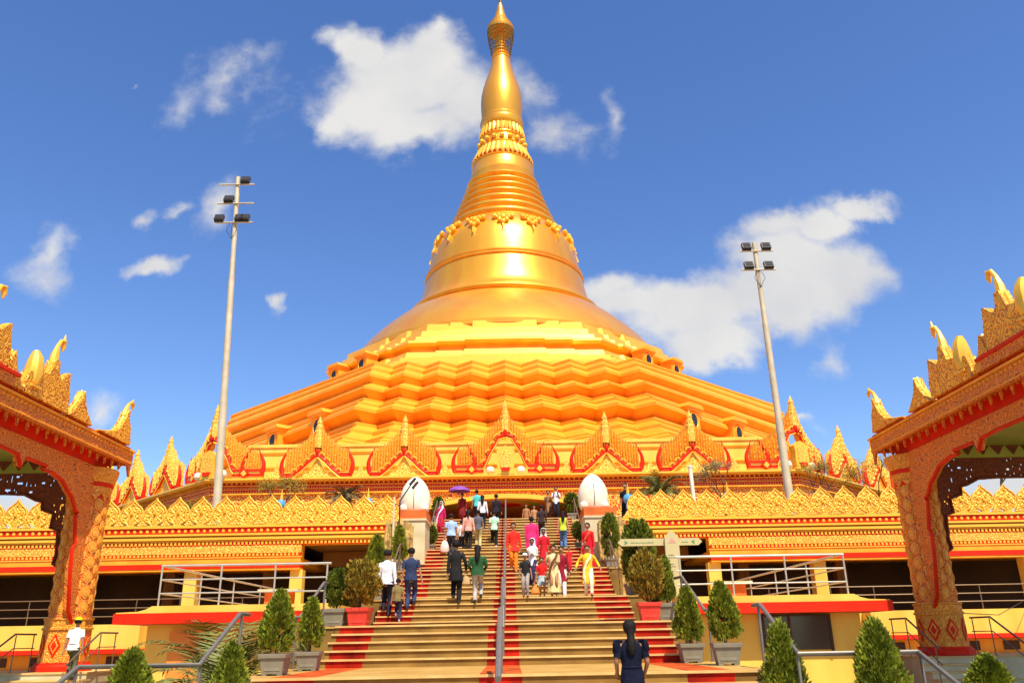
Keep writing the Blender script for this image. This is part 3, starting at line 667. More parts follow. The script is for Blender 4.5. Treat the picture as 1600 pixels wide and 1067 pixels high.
b.lathe([(1.72,78.7),(1.84,79.0),(1.86,79.35),(1.70,79.5),(1.72,79.65),(1.42,80.0),(1.44,80.12),(1.12,80.5),(1.14,80.62),(.86,81.1),(.88,81.22),(.66,81.8),(.68,81.9),(.50,82.5),(.52,82.6),(.38,83.2),(.30,83.4),(.24,83.7)], (0, D0, 0), 40, GOLD, True)
sput(b, 'umbrella_crown')
b = MB(BRONZE)
for z0, r in ((78.7, 1.84), (78.1, 1.8), (77.5, 1.74), (76.8, 1.64), (76.1, 1.52), (75.4, 1.38)):
    b.tube([(r*cos(a), D0+r*sin(a), z0) for a in [2*pi*i/32 for i in range(33)]], .05, 5)
for k in range(28):
    a = 2*pi*k/28; b.tube([(1.86*cos(a), D0+1.86*sin(a), 78.9), (1.74*cos(a+.03), D0+1.74*sin(a+.03), 77.4), (1.34*cos(a), D0+1.34*sin(a), 75.2)], .035, 4)
    b.ball((1.34*cos(a), D0+1.34*sin(a), 75.1), .09, 5)
sput(b, 'hanging_bells')
b = MB(BRONZE); b.tube([(0, D0, 83.4), (0, D0, 87.5)], [.24, .10], 8); b.ball((0, D0, 87.6), .18, 8); b.box(.0, .75, D0-.02, D0+.02, 85.6, 86.2); sput(b, 'vane_rod')
# hanging leaf ornaments round the shoulder of the bell
om = MB(GOLDY)
om.prism([(-.9,0),(-.75,-.28),(-.35,-.25),(-.45,-.65),(-.12,-.85),(0,-1.7),(.12,-.85),(.45,-.65),(.35,-.25),(.75,-.28),(.9,0)], -.16, .05, GOLDY, 'xz')
for x, z_, r in ((-.72,-.12,.2),(.72,-.12,.2),(0,-.25,.26),(-.3,-.62,.2),(.3,-.62,.2),(0,-.85,.2),(-.35,-.05,.16),(.35,-.05,.16)): om.ball((x, -.16, z_), r, 7, GOLDY)
OMM = om.mesh('leaf_ornament')
for k in range(16):
    a = 2*pi*k/16; o = bpy.data.objects.new('leaf_ornament', OMM); COL.objects.link(o); o.parent = st
    o.matrix_local = Matrix.Rotation(a, 4, 'Z') @ Matrix.Translation((0, -8.12, 45.75-so_.z)) @ Matrix.Rotation(radians(-24), 4, 'X') @ Matrix.Scale(1.42, 4)
# dormers with round windows on the diagonal sides
dm = MB(GOLDT); dm.box(-1.0, 1.0, -.75, .9, 0, 1.7, GOLDT); dm.box(-1.2, 1.2, -.95, .9, 1.7, 1.95, GOLDT); dm.prism([(-1.35, 1.95), (1.35, 1.95), (1.0, 2.35), (-1.0, 2.35)], -1.1, .9, GOLDT, 'xz'); dm.box(-1.12, 1.12, -.88, .9, -.2, 0, GOLDT)
DM = dm.mesh('dormer', smooth=False)
dh = MB(BLACK); dh.lathe([(.01, 0), (.52, 0), (.52, .04), (.01, .04)], (0,0,0), 24, BLACK); dh.v = [(x, -.76-z, y*1.25+.85) for x, y, z in dh.v]; DH = dh.mesh('round_window')
dr = MB(GOLDT); dr.tube([(.6*cos(2*pi*i/20), -.78, .85+.74*sin(2*pi*i/20)) for i in range(21)], .08, 5); DR = dr.mesh('window_frame')
for s in (-1, 1):
    for (x, y, z_, k_) in [(13.6,76.4,24.7,.8),(17.0,79.9,24.7,.8),(14.7,64.8,15.5,.9),(19.6,69.6,15.5,.9)]:
        o = bpy.data.objects.new('dormer', DM); COL.objects.link(o); o.parent = st
        o.matrix_local = Matrix.Translation((s*x, y-so_.y, z_-so_.z)) @ Matrix.Rotation(s*radians(45), 4, 'Z') @ Matrix.Scale(k_, 4)
        kid(DH, o); kid(DR, o)

# ------------------------------------------------------------------ carved gate pavilions left and right
def inside(poly, x, y):
    c = False; n = len(poly)
    for i in range(n):
        (x1, y1), (x2, y2) = poly[i], poly[(i+1) % n]
        if (y1 > y) != (y2 > y) and x < (x2-x1)*(y-y1)/(y2-y1)+x1: c = not c
    return c
def gate(s, label):
    rnd = random.Random(3)
    t = thing('gate_pavilion', label, 'gate', (s*11.95, 23.75, -.62)); o = Vector(t.location)
    def put(b, name, parent=None, **k):
        b.v = [(p[0]*s-o.x, p[1]-o.y, p[2]-o.z) for p in b.v]; return b.build(name, parent or t, **k)
    for cy in (23.75, 12.25):
        b = MB(C_GATE2, RED, GOLDF); c = (11.95, cy, 0)
        b.lathe([(.74, -.62), (.74, -.5), (.68, -.44), (.68, -.40)], c, 8, RED, ph=pi/8)
        b.lathe([(.62, -.40), (.60, .42)], c, 8, C_GATE2, ph=pi/8); b.lathe([(.64, .42), (.64, .47), (.60, .49), (.60, .66), (.63, .68), (.63, .72)], c, 8, C_GATE2, ph=pi/8)
        for k in range(8):
            a = 2*pi*k/8; R = .575; M = Matrix.Translation(c) @ Matrix.Rotation(a, 4, 'Z'); b.T = M
            for w, hh, m_, d in ((.17, .30, RED, .012), (.115, .21, C_GATE2, .026), (.07, .13, RED, .036)):
                b.prism([(-w, .02), (0, .02-hh), (w, .02), (0, .02+hh)], -R-d, -R+.01, m_, 'xz')
        b.T = Matrix.Identity(4); put(b, 'column_base')
        b = MB(C_GATE); b.lathe([(.53, .72), (.53, 3.95)], c, 12, C_GATE); put(b, 'column_shaft')
        HEXM = mat('hexagon tile gold', (.98, .42, .04), .5, .15, .15, 14, .5, 30)
        b = MB(HEXM, C_GATE)
        for k in range(12):
            a = 2*pi*k/12
            for q in range(8):
                z0 = .98+q*.40+(.20 if k % 2 else 0)
                if z0 > 3.8: continue
                b.T = Matrix.Translation((c[0], c[1], z0)) @ Matrix.Rotation(a, 4, 'Z')
                for w, d, m_ in ((.135, .010, HEXM), (.10, .014, C_GATE), (.082, .024, HEXM), (.035, .034, HEXM)):
                    b.prism([(w*.98*cos(pi/6+pi*i/3), w*1.25*sin(pi/6+pi*i/3)) for i in range(6)], -.525-d, -.50, m_, 'xz')
        b.T = Matrix.Identity(4); put(b, 'hexagon_relief')
        b = MB(C_GATE2, RED, GOLDF); b.lathe([(.53, 3.95), (.56, 3.97), (.56, 4.08), (.54, 4.1)], c, 12, RED)
        for k in range(12):
            a = 2*pi*k/12; b.T = Matrix.Translation(c) @ Matrix.Rotation(a+pi/12, 4, 'Z'); b.prism([(-.14, 4.09), (.14, 4.09), (0, 3.88)], -.57, -.50, C_GATE2, 'xz')
        b.T = Matrix.Identity(4)
        b.lathe([(.56, 4.08), (.60, 4.2), (.60, 4.28)], c, 12, C_GATE2); b.lathe([(.61, 4.28), (.63, 4.38), (.61, 4.40)], c, 12, RED); b.lathe([(.62, 4.40), (.70, 4.62), (.72, 4.80), (.66, 4.82)], c, 12, C_GATE2)
        put(b, 'capital')
    # side arch in the plane along the depth
    half = [(23.35,.55),(23.05,.9),(22.80,2.0),(22.74,2.5),(22.84,2.62),(22.74,2.94),(22.62,3.36),(22.72,3.44),(22.55,3.5),(22.28,3.80),(22.03,3.92),(21.69,4.13),(21.1,4.25),(20.68,4.24),(20.80,4.36),(19.83,4.37),(19.70,4.12),(19.50,4.38),(18.8,4.42)]
    inner = half+[(36-y, z) for y, z in half[::-1]]
    b = MB(C_GATE); b.prism([(23.85, 4.82), (23.85, .55)]+inner+[(12.15, .55), (12.15, 4.82)], 11.62, 11.80, C_GATE, 'yz'); put(b, 'side_arch', smooth=False)
    b = MB(RED); b.tube([(11.66, y, z) for y, z in inner], .055, 6, RED); put(b, 'arch_edge')
    # pierced screen of the far arch, across the pavilion
    hx = [(12.33,.9),(12.5,1.42),(12.62,1.46),(12.55,2.06),(12.78,2.2),(12.73,2.48),(12.79,3.13),(13.02,3.2),(13.0,3.6),(13.35,3.72),(13.38,3.95),(13.57,4.0),(13.93,4.17),(14.5,4.2),(15.6,4.2),(15.7,4.1),(16.2,4.1)]
    inn = hx+[(32.4-x, z) for x, z in hx[::-1]]
    poly = [(12.1, .9)]+inn+[(20.3, .9), (20.3, 4.78), (12.1, 4.78)]
    b = MB(BROWN); cs = .065
    x = 12.1
    while x < 20.3:
        z0 = .9
        while z0 < 4.78:
            if inside(poly, x+cs/2, z0+cs/2) and not (z0 > 3.0 and rnd.random() < .10 and noise.noise((x*1.3, z0*1.3, s)) > -.05):
                b.box(x, x+cs, 23.96, 24.04, z0, z0+cs)
            z0 += cs
        x += cs
    put(b, 'pierced_screen', smooth=False)
    b = MB(BROWN); b.tube([(x, 23.94, z) for x, z in inn], .04, 6, BROWN); put(b, 'screen_edge')
    b = MB(C_GATE2); b.box(12.05, 12.42, 23.85, 24.02, .5, 1.9, C_GATE2); put(b, 'screen_jamb')
    # walls above the beams, ceiling, eaves
    b = MB(RED, GREEN, BROWN)
    b.box(11.66, 11.85, 12.0, 24.0, 4.825, 5.2, RED); b.box(11.86, 20.4, 23.90, 24.05, 4.79, 5.2, GREEN); b.box(11.86, 20.4, 24.055, 24.12, 4.79, 5.2, RED); b.box(11.9, 20.4, 12.0, 23.88, 5.14, 5.19, GREEN)
    for k in range(18): b.prism([(12.2+k*.45, 5.13), (12.6+k*.45, 5.13), (12.4+k*.45, 4.86)], 23.86, 23.89, BROWN, 'xz')
    put(b, 'upper_wall', smooth=False)
    b = MB(ROOFRED, GOLDF); b.box(11.25, 21.2, 11.0, 24.35, 5.205, 5.30, ROOFRED); put(b, 'soffit', smooth=False)
    b = MB(C_GATE, GOLDF, RED)
    b.box(11.15, 11.25, 11.0, 24.42, 5.06, 5.44, C_GATE); b.box(11.10, 11.26, 11.0, 24.46, 5.445, 5.50, GOLDF); b.box(11.26, 21, 24.35, 24.42, 5.06, 5.44, C_GATE); b.box(11.26, 21, 24.35, 24.46, 5.445, 5.5, GOLDF)
    b.box(11.13, 11.16, 11.0, 24.43, 5.10, 5.13, GOLDF)
    for k in range(74): b.ball((11.14, 11.2+k*.18, 5.37), .04, 5, GOLDF)
    b.box(11.2, 21, 11.0, 24.3, 5.505, 5.58, RED)
    put(b, 'eaves_fascia', smooth=False)
    b = MB(C_GATE)
    for k in range(60):
        y = 11.2+k*.22; d = .34 if k % 2 == 0 else .17
        b.prism([(y-.10, 5.2), (y+.10, 5.2), (y+.05, 5.2-d*.5), (y, 5.2-d), (y-.05, 5.2-d*.5)], 11.30, 11.35, C_GATE, 'yz')
    for k in range(36):
        x = 11.45+k*.27; b.prism([(x-.12, 5.2), (x+.12, 5.2), (x, 4.93)], 24.25, 24.29, C_GATE, 'xz')
    b.prism([(24.42, 5.07), (24.20, 5.07), (24.40, 4.72)], 11.17, 11.24, C_GATE, 'yz')
    put(b, 'hanging_teeth', smooth=False)
    b = MB(ROOFRED)
    b.add([(11.3, 11.0, 5.585), (21, 11.0, 5.585), (21, 24.2, 5.585), (11.3, 24.2, 5.585), (15.2, 15.6, 6.7), (17, 15.6, 6.7), (17, 20.4, 6.7), (15.2, 20.4, 6.7)], [(0,1,5,4),(1,2,6,5),(2,3,7,6),(3,0,4,7),(4,5,6,7)], ROOFRED)
    b.box(14.5, 17.6, 15.2, 20.8, 6.2, 7.4, TERRA); put(b, 'roof', smooth=False)
    b = MB(C_GATE, RED, GOLDF); b.box(11.05, 14.2, 12.6, 17.9, 5.585, 5.82, C_GATE); b.box(11.0, 14.2, 12.5, 18.0, 5.825, 5.90, RED); put(b, 'raised_eaves', smooth=False)
    # gilded ridge ornaments on the eaves
    def orn(name, pts, y0, z0, extra=()):
        b = MB(C_FIN, GOLDY); pp = [(y+y0, z+z0) for y, z in pts]
        b.prism(pp, 11.06, 11.30, C_FIN, 'yz'); b.tube([(11.18, y, z) for y, z in pp[:-1]], .035, 5, GOLDY)
        for e in extra: e(b, y0, z0)
        put(b, name)
    naga = [(0,0),(.55,.10),(.95,.20),(1.15,.36),(1.3,.52),(1.42,.72),(1.52,.95),(1.62,1.0),(1.62,.72),(1.78,.50),(1.82,.25),(1.9,0)]
    def neck(pts, r):
        def f(b, y0, z0): b.tube([(11.18, y+y0, z+z0) for y, z in pts], r, 7, GOLDY)
        return f
    orn('serpent_finial', naga, 22.06, 5.585, [neck([(1.50,.78),(1.56,1.0),(1.68,1.2),(1.86,1.3),(1.98,1.24),(1.96,1.1)], [.11,.075,.045,.045,.06,.015]), neck([(1.86,1.3),(1.96,1.42)], [.05,.01])])
    lf = [(-.62,0),(-.45,.10),(-.3,.30),(-.15,.46),(0,.80),(.12,.46),(.25,.30),(.45,.12),(.62,0)]
    orn('leaf_finial', lf, 21.0, 5.585); orn('leaf_finial', lf, 17.75, 5.585 if False else 5.60)
    grp = [(0,0),(.02,.22),(.15,.55),(.45,.62),(.7,.68),(.95,.72),(1.05,.98),(1.12,1.15),(1.3,1.15),(1.34,.85),(1.5,.72),(1.7,.92),(1.86,1.02),(1.9,.7),(2.0,.4),(1.98,0)]
    def blade(b, y0, z0):
        b.tube([(11.18,y0+.42,z0+.3),(11.18,y0+.44,z0+.55),(11.18,y0+.45,z0+.85),(11.18,y0+.44,z0+1.0),(11.18,y0+.40,z0+1.14)], [.16,.23,.19,.15,.07], 9, GOLDY)
        b.box(11.0, 11.36, y0+.2, y0+.6, z0+.2, z0+.26, GOLDY)
    orn('peacock_finial', grp, 18.28, 5.585, [blade, neck([(1.18,.9),(1.2,1.3),(1.26,1.55),(1.38,1.74),(1.5,1.76),(1.52,1.6),(1.48,1.48)], [.14,.10,.055,.045,.07,.06,.015]), neck([(1.5,1.76),(1.52,1.95)], [.05,.01])])
    orn('peacock_finial', grp, 15.55, 5.91, [blade, neck([(1.18,.9),(1.2,1.3),(1.26,1.55),(1.38,1.74),(1.5,1.76),(1.52,1.6),(1.48,1.48)], [.14,.10,.055,.045,.07,.06,.015])])
    orn('leaf_finial', lf, 14.6, 5.91)
    return t
gate(-1, 'orange carved gate pavilion with gilded eaves at the left edge of the photo')
gate(1, 'orange carved gate pavilion with gilded eaves at the right edge of the photo')
for s, nm in ((-1, 'left'), (1, 'right')):
    t = thing('gate_steps', 'pale stone steps up to the foot of the %s gate column' % nm, 'steps', (s*11.6, 22.6, GZ)); o = t.location
    b = MB(CREAM, STEPN); b.box(10.7, 20.5, 22.6, 25.4, GZ, -.66, CREAM); b.box(10.68, 20.5, 22.57, 25.4, -.66, -.625, STEPN)
    for k in range(4):
        zt = -.625-.165*(k+1); y = 22.57-.33*(k+1); b.box(10.6, 12.6, y, y+.34, GZ, zt-.035, CREAM); b.box(10.58, 12.62, y-.03, y+.33, zt-.035, zt, STEPN)
    b.v = [(p[0]*s-o.x, p[1]-o.y, p[2]-o.z) for p in b.v]; b.build('step', t, smooth=False)
    for x, q in ((10.5, 'inner'), (12.7, 'outer')):
        rail('step_handrail', 'dull metal handrail on the %s side of the %s gate steps' % (q, nm), [(s*x, 23.6, .32), (s*x, 22.6, .32), (s*x, 21.1, -.42)], .024, mid=(.35,), posts=[(s*x, 23.5, .32, -.62), (s*x, 22.65, .3, -.62), (s*x, 21.3, -.34, GZ+.01)], m=DKSTEEL)
# ------------------------------------------------------------------ side handrails of the lower flights
for s, nm in ((-1, 'left'), (1, 'right')):
    rail('side_handrail', 'thick steel handrail turning outward at the %s foot of the stairs' % nm, [(s*4.5, 15.4, .48), (s*4.28, 14.2, .46), (s*4.28, 12.55, -.28), (s*6.0, 12.55, -.28), (s*6.0, 10.6, -1.05)], .036,
         posts=[(s*4.28, 14.3, .46, -.505), (s*4.28, 12.6, -.3, GZ), (s*5.1, 12.55, -.3, GZ), (s*6.0, 12.5, -.3, GZ)])
    rail('side_handrail', 'steel handrail beside the second flight on the %s, between the potted shrubs' % nm, [(s*4.2, 20.9, 1.32), (s*4.2, 20.0, 1.30), (s*4.2, 17.9, .48), (s*4.2, 17.2, .46)], .034, posts=[(s*4.2, 20.1, 1.3, .32), (s*4.2, 18.9, .87, GZ), (s*4.2, 17.6, .46, -.505)])
    rail('side_handrail', 'thin handrail beside the fourth flight on the %s near the egg shaped statue' % nm, [(s*3.72, 27.6, 2.1), (s*3.72, 29.8, 3.22), (s*3.72, 30.8, 3.22)], .028, mid=(.4,), posts=[(s*3.72, 27.7, 2.12, 1.2), (s*3.72, 29.8, 3.2, 2.2), (s*3.72, 30.7, 3.2, 2.29)], m=DKSTEEL)
    rail('side_handrail', 'short handrail beside the topmost flight on the %s' % nm, [(s*3.3, 36.3, 4.5), (s*3.3, 39.9, 6.3)], .028, posts=[(s*3.3, 36.4, 4.5, 3.6), (s*3.3, 39.8, 6.25, 5.3)], m=DKSTEEL)
# ------------------------------------------------------------------ floodlight poles on the roof deck
def fpole(x, y, zt, lean, arms, label):
    t = thing('floodlight_pole', label, 'light pole', (x, y, 3.98)); H = zt-3.98
    b = MB(POLE)
    for k, (f0, f1, r) in enumerate(((0, .36, .19), (.36, .7, .155), (.7, 1, .12))):
        b.tube([(lean*f0, 0, H*f0), (lean*f1, 0, H*f1)], [r, r*.9], 14, POLE)
    b.lathe([(.3, 0), (.3, .05)], (0,0,0), 12, DKSTEEL); b.build('pole', t)
    for (z, half, lamps, dx) in arms:
        b = MB(POLE); xc = lean*(z-3.98)/H; b.tube([(xc-half, -.13, z-3.98), (xc+half, -.13, z-3.98)], .04, 6); b.build('crossarm', t)
        for lx in lamps:
            b = MB(BLACK, GLASS); M = Matrix.Translation((xc+lx, -.16, z-3.98+.24)) @ Matrix.Rotation(radians(-25), 4, 'X'); b.T = M
            b.box(-.22, .22, -.09, .09, -.19, .19, BLACK); b.box(-.17, .17, -.11, -.09, -.14, .14, GLASS)
            for q in (-.16, -.08, 0, .08, .16): b.box(q-.012, q+.012, .09, .15, -.16, .16, BLACK)
            b.T = Matrix.Identity(4); b.box(xc+lx-.24, xc+lx+.24, -.15, -.11, z-3.98+.02, z-3.98+.05, BLACK); b.build('floodlight', t)
    b = MB(BLACK)
    for q in range(3): b.tube([(lean*.97-.1+q*.1, -.15, (arms[-1][0]-3.98)), (lean*.96-.25+q*.25, -.2, arms[-1][0]-3.98-.45), (lean*.95, -.14, arms[-1][0]-3.98-.9)], .012, 4)
    b.build('cable', t)
fpole(-12.5, 36, 22.05, -.72, [(21.55, .88, (.42,), 0), (20.48, .9, (-.35,), 0), (19.42, .9, (-.75, .25, .5), 0)], 'tall cream floodlight pole with three crossarms left of the stupa')
fpole(12.45, 36, 17.95, -.12, [(17.45, .8, (-.45, .5), 0), (16.45, .82, (-.45, .5), 0)], 'shorter cream floodlight pole with two crossarms in front of the cloud on the right')
# ------------------------------------------------------------------ egg shaped statues on pedestals, rock plaster walls
for s, nm, x, d in ((-1, 'left', -3.72, 0), (1, 'right', 3.66, 0)):
    t = thing('pedestal', 'cream pedestal with orange band carrying the %s egg shaped statue' % nm, 'pedestal', (s*3.82, 34.2, GZ)); o = t.location
    b = MB(CREAM); b.box(-.62, .62, -.9, 1.0, .0, 4.56-GZ, CREAM); b.box(-.67, .67, -.95, 1.05, 4.50-GZ, 4.58-GZ, CREAM); b.build('shaft', t)
    b = MB(TERRA); b.box(-.66, .66, -.93, 1.03, 4.582-GZ, 4.90-GZ, TERRA); b.build('orange_band', t)
    t = thing('egg_statue', 'white egg shaped plaster statue with a seam beside the stairs on the %s' % nm, 'statue', (x, 34.2, 4.90))
    b = MB(WHITE); n = 28; rings = []
    for r, z in [(.50, 0), (.58, .12), (.625, .35), (.63, .58), (.59, .85), (.49, 1.1), (.34, 1.32), (.18, 1.46), (.05, 1.52), (.01, 1.53)]:
        rg = []
        for i in range(n):
            a = 2*pi*i/n; q = r*(1-.075*math.exp(-((a-1.5*pi)/.16)**2)) if z < 1.4 else r
            rg.append((q*cos(a), q*sin(a)*.95, z))
        rings.append(rg)
    b.loft(rings, WHITE); b.build('body', t, ang=60)
    for q in (-1, 1):
        b = MB(WHITE); b.ball((q*.42, -.38, .17), .19, 10, WHITE, sz=.9); b.build('paw', t)
    b = MB(DARK); b.tube([(0, -.58, .12), (0, -.585, .5), (0, -.52, .95), (0, -.3, 1.35)], .012, 4); b.build('seam', t)
    t = thing('rock_wall', 'ribbed brown rock plaster wall below the %s egg shaped statue' % nm, 'rock wall', (s*4.05, 32.3, GZ))
    rnd = random.Random(5+s); b = MB(WOODY, CREAM); b.box(-.42, .42, -.5, .62, 0, 4.2-GZ, WOODY)
    for k in range(15):
        x0 = -.45+.065*k; h = 4.35-GZ-.25*rnd.random()
        b.tube([(x0+rnd.uniform(-.04, .04), -.52+rnd.uniform(-.06, .04), h*q/7) for q in range(8)], [rnd.uniform(.045, .085) for q in range(8)], 6, WOODY)
    b.build('ribs', t)
# street lamp beside the left statue
t = thing('street_lamp', 'slim street lamp with two dark heads in front of the left egg shaped statue', 'street lamp', (-4.22, 31.5, GZ))
b = MB(CREAM); b.tube([(0, 0, 0), (0, 0, 5.15-GZ)], .045, 8); b.build('pole', t)
b = MB(BLACK); b.tube([(.22, 0, 3.9-GZ), (.22, 0, 5.0-GZ), (.72, -.1, 5.72-GZ)], .025, 6); b.tube([(0, 0, 4.9-GZ), (.22, 0, 4.85-GZ)], .02, 5); b.build('arm', t)
for dx, dz in ((.70, .72), (.80, .58)):
    b = MB(BLACK); b.T = Matrix.Translation((dx, -.1, 5.0-GZ+dz)) @ Matrix.Rotation(radians(-50), 4, 'Y'); b.box(-.17, .17, -.07, .07, -.04, .04, BLACK); b.build('lamp_head', t)
# ------------------------------------------------------------------ sign post
t = thing('signpost', 'cream signpost of a tall pointed board and a long double arrow board', 'signpost', (4.56, 22.75, .93))
b = MB(SIGN); b.prism([(-.19, -1.2), (.19, -1.2), (.19, 1.58), (0, 1.78), (-.19, 1.58)], -.05, .03, SIGN, 'xz'); b.build('upright_board', t, smooth=False)
b = MB(SIGN); b.prism([(-1.46, 1.465), (-1.36, 1.37), (.74, 1.37), (.84, 1.465), (.74, 1.56), (-1.36, 1.56)], .035, .08, SIGN, 'xz'); b.build('arrow_board', t, smooth=False)
b = MB(GREENG, INK); b.prism([(-.10, 1.43), (.10, 1.43), (.06, 1.50), (0, 1.56), (-.06, 1.50)], -.056, -.052, mat('faded red emblem', (.62, .30, .22)), 'xz')
def scribble(b, x0, x1, z, h, m, y, sd):
    r = random.Random(sd); x = x0
    while x < x1: w = r.uniform(.012, .03); b.box(x, x+w, y-.004, y, z, z+h*r.uniform(.5, 1), m); x += w+.010
scribble(b, -.12, .02, 1.10, .028, INK, -.052, 1); scribble(b, -.12, .10, 1.03, .022, INK, -.052, 2); scribble(b, -.12, -.0, .86, .028, INK, -.052, 3); scribble(b, -.12, .05, .80, .022, INK, -.052, 4); b.build('lettering', t, smooth=False)
b = MB(GREENG)
for sx, x0 in ((-1, -1.24), (1, .60)):
    b.prism([(x0-.06*sx, 1.46), (x0+.03*sx, 1.40), (x0+.03*sx, 1.52)], .028, .033, GREENG, 'xz')
scribble(b, -1.1, -.5, 1.44, .03, GREENG, .033, 5); scribble(b, .28, .45, 1.44, .03, GREENG, .033, 6); b.build('arrow', t, smooth=False)
# white pipe and blue glazed finials behind the cresting
t = MB(WHITE); t.tube([(0, 0, 0), (-.06, 0, 2.75)], .085, 10); t.lathe([(.11, 2.72), (.11, 2.8)], (-.06, 0, 0), 10); o = t.build('pipe'); o.location = (7.95, 34.6, 3.98); tag(o, 'upright white pipe rising behind the right cresting', 'pipe')
for x, nm in ((-9.15, 'left wing, nearer the floodlight pole'), (-5.6, 'left wing, nearer the stairs'), (5.05, 'right wing, beside the person in black'), (9.15, 'right wing, below the pale tree')):
    t = thing('blue_finial', 'blue glazed ball finial with gold tip, %s' % nm, 'finial', (x, 33.75, 3.98))
    b = MB(GOLDY); b.tube([(0, 0, 0), (0, 0, 1.2)], .05, 6); b.build('stem', t)
    b = MB(BLUE); b.lathe([(.05, .8), (.12, .95), (.10, 1.1), (.19, 1.2), (.21, 1.32), (.17, 1.45), (.06, 1.52)], (0,0,0), 14, BLUE); b.build('ball', t)
    b = MB(GOLDY); b.lathe([(.06, 1.52), (.07, 1.6), (.03, 1.7), (.01, 1.95)], (0,0,0), 8); b.build('tip', t)
# ------------------------------------------------------------------ foliage
def thuja(h, r, shape, seed, mt, n=60, per=46, bl=.075):
    rnd = random.Random(seed); b = MB(mt); vs = []; fs = []
    def prof(f):
        if shape == 'cone': return (1-f)**.62*(.55+.45*min(1, f*5))
        if shape == 'dome': return min(1, .7+f*2)*(max(0, 1-f)**.60)*1.08
        if shape == 'egg': return min(1, .55+f*2.2)*(max(0, 1-f)**.47)*1.04
        return sqrt(max(0, 1-((f-.5)/.52)**2))
    for c in range(n):
        f = rnd.random()**.9; a = rnd.uniform(0, 2*pi); q = r*prof(f)*rnd.uniform(.60, 1.0)
        cx, cy, cz = q*cos(a), q*sin(a), h*(.02+f*.86); ch = h*rnd.uniform(.12, .2); cr = r*rnd.uniform(.2, .32)
        for k in range(per):
            t_ = rnd.random(); b_ = rnd.uniform(0, 2*pi); rr = cr*sqrt(rnd.random())*(1-t_*.75)
            p = Vector((cx+rr*cos(b_), cy+rr*sin(b_), cz+ch*t_))
            d = Vector((cos(b_)*.55+cos(a)*.35, sin(b_)*.55+sin(a)*.35, rnd.uniform(.5, 1.3))).normalized()
            s_ = d.cross(Vector((rnd.uniform(-1, 1), rnd.uniform(-1, 1), rnd.uniform(-1, 1)))).normalized()*bl*rnd.uniform(.16, .3); L_ = bl*rnd.uniform(.7, 1.3)
            i = len(vs); m_ = p+d*L_*.5
            vs += [tuple(p), tuple(m_+s_), tuple(p+d*L_), tuple(m_-s_)]; fs.append((i, i+1, i+2, i+3))
    b.add(vs, fs); return b.mesh('foliage', smooth=False)
SH = dict(a=thuja(1.0, .33, 'egg', 1, LEAF1, 120, 55, .085), b=thuja(1.0, .30, 'egg', 2, LEAF1, 110, 55, .085), d=thuja(1.0, .34, 'ball', 4, LEAF2, 90, 50, .09),
          e=thuja(1.0, .42, 'ball', 5, LEAFB, 90, 44, .095), big=thuja(1.5, .52, 'dome', 6, LEAF1, 260, 60, .085), big2=thuja(1.5, .46, 'dome', 9, LEAF1, 240, 60, .085))
def core(h, r):
    b = MB(BARK); b.tube([(0, 0, 0), (.01, 0, h*.3), (0, .01, h*.7)], [.03, .022, .01], 6)
    rnd = random.Random(3)
    for k in range(9):
        a = rnd.uniform(0, 6.3); z = h*rnd.uniform(.08, .5); b.tube([(0, 0, z), (r*.5*cos(a), r*.5*sin(a), z+h*.16), (r*.7*cos(a), r*.7*sin(a), z+h*.34)], [.012, .008, .003], 4)
    return b.mesh('stem')
CORE = core(1.0, .3)
def pot(m, w=.26, h=.42):
    b = MB(m, SOIL); w0 = w*.80
    b.loft([[(-w0*q, -w0*q, z), (w0*q, -w0*q, z), (w0*q, w0*q, z), (-w0*q, w0*q, z)] for q, z in ((1, .03), (1.02, .05), (w/w0*.97, h-.09))], m)
    b.loft([[(-w*q, -w*q, z), (w*q, -w*q, z), (w*q, w*q, z), (-w*q, w*q, z)] for q, z in ((1.0, h-.09), (1.08, h-.085), (1.1, h-.03), (1.1, h), (.92, h), (.90, h-.03))], m)
    for sx in (-1, 1):
        for sy in (-1, 1): b.box(sx*w0*.75-.05, sx*w0*.75+.05, sy*w0*.75-.05, sy*w0*.75+.05, 0, .031, m)
    b.box(-w*.88, w*.88, -w*.88, w*.88, h-.06, h-.032, SOIL)
    for q in range(4):
        b.T = Matrix.Rotation(q*pi/2, 4, 'Z'); b.prism([(-w*.62, .09), (w*.62, .09), (w*.72, h-.14), (-w*.72, h-.14)], -w*.87, -w*.80, m, 'xz')
    b.T = Matrix.Identity(4); return b.mesh('pot', smooth=False)
POTG, POTR = pot(GREY), pot(mat('red planter paint', (.70, .05, .025), .5, 0, .15, 4), .25, .43)
def planter(label, x, y, z, pm, sh, sc, wid=1., ps=1., group='shrubs in planters along the stairs'):
    t = thing('potted_shrub', label, 'potted plant', (x, y, z), random.uniform(-.1, .1), group)
    kid(pm, t, scale=(ps, ps, ps)); kid(CORE, t, (0, 0, .37*ps), scale=(sc, sc, sc)); kid(SH[sh], t, (0, 0, .40*ps), random.uniform(0, 6), scale=(sc*wid, sc*wid, sc))
planter('large grey pot of green thuja at the front left of the lowest landing', -3.75, 14.6, -.505, POTG, 'a', .95, .92, .80)
planter('grey pot of slimmer thuja behind the front one on the left of the lowest landing', -3.68, 16.7, -.505, POTG, 'b', .92, .88, .80)
planter('grey pot of pointed thuja at the back right of the lowest landing', 3.70, 17.25, -.505, POTG, 'b', 1.0, .9, .84)
planter('large grey pot of thuja at the front right of the lowest landing', 4.0, 15.6, -.505, POTG, 'a', .98, .88, .88)
planter('grey pot of rounded thuja left of the red pot, left side of the stairs', -4.02, 20.7, .32, POTG, 'd', .88, .95, 1.0)
planter('red pot of browned shrub on the left side of the stairs', -3.44, 20.6, .32, POTR, 'e', 1.08, .95, 1.0)
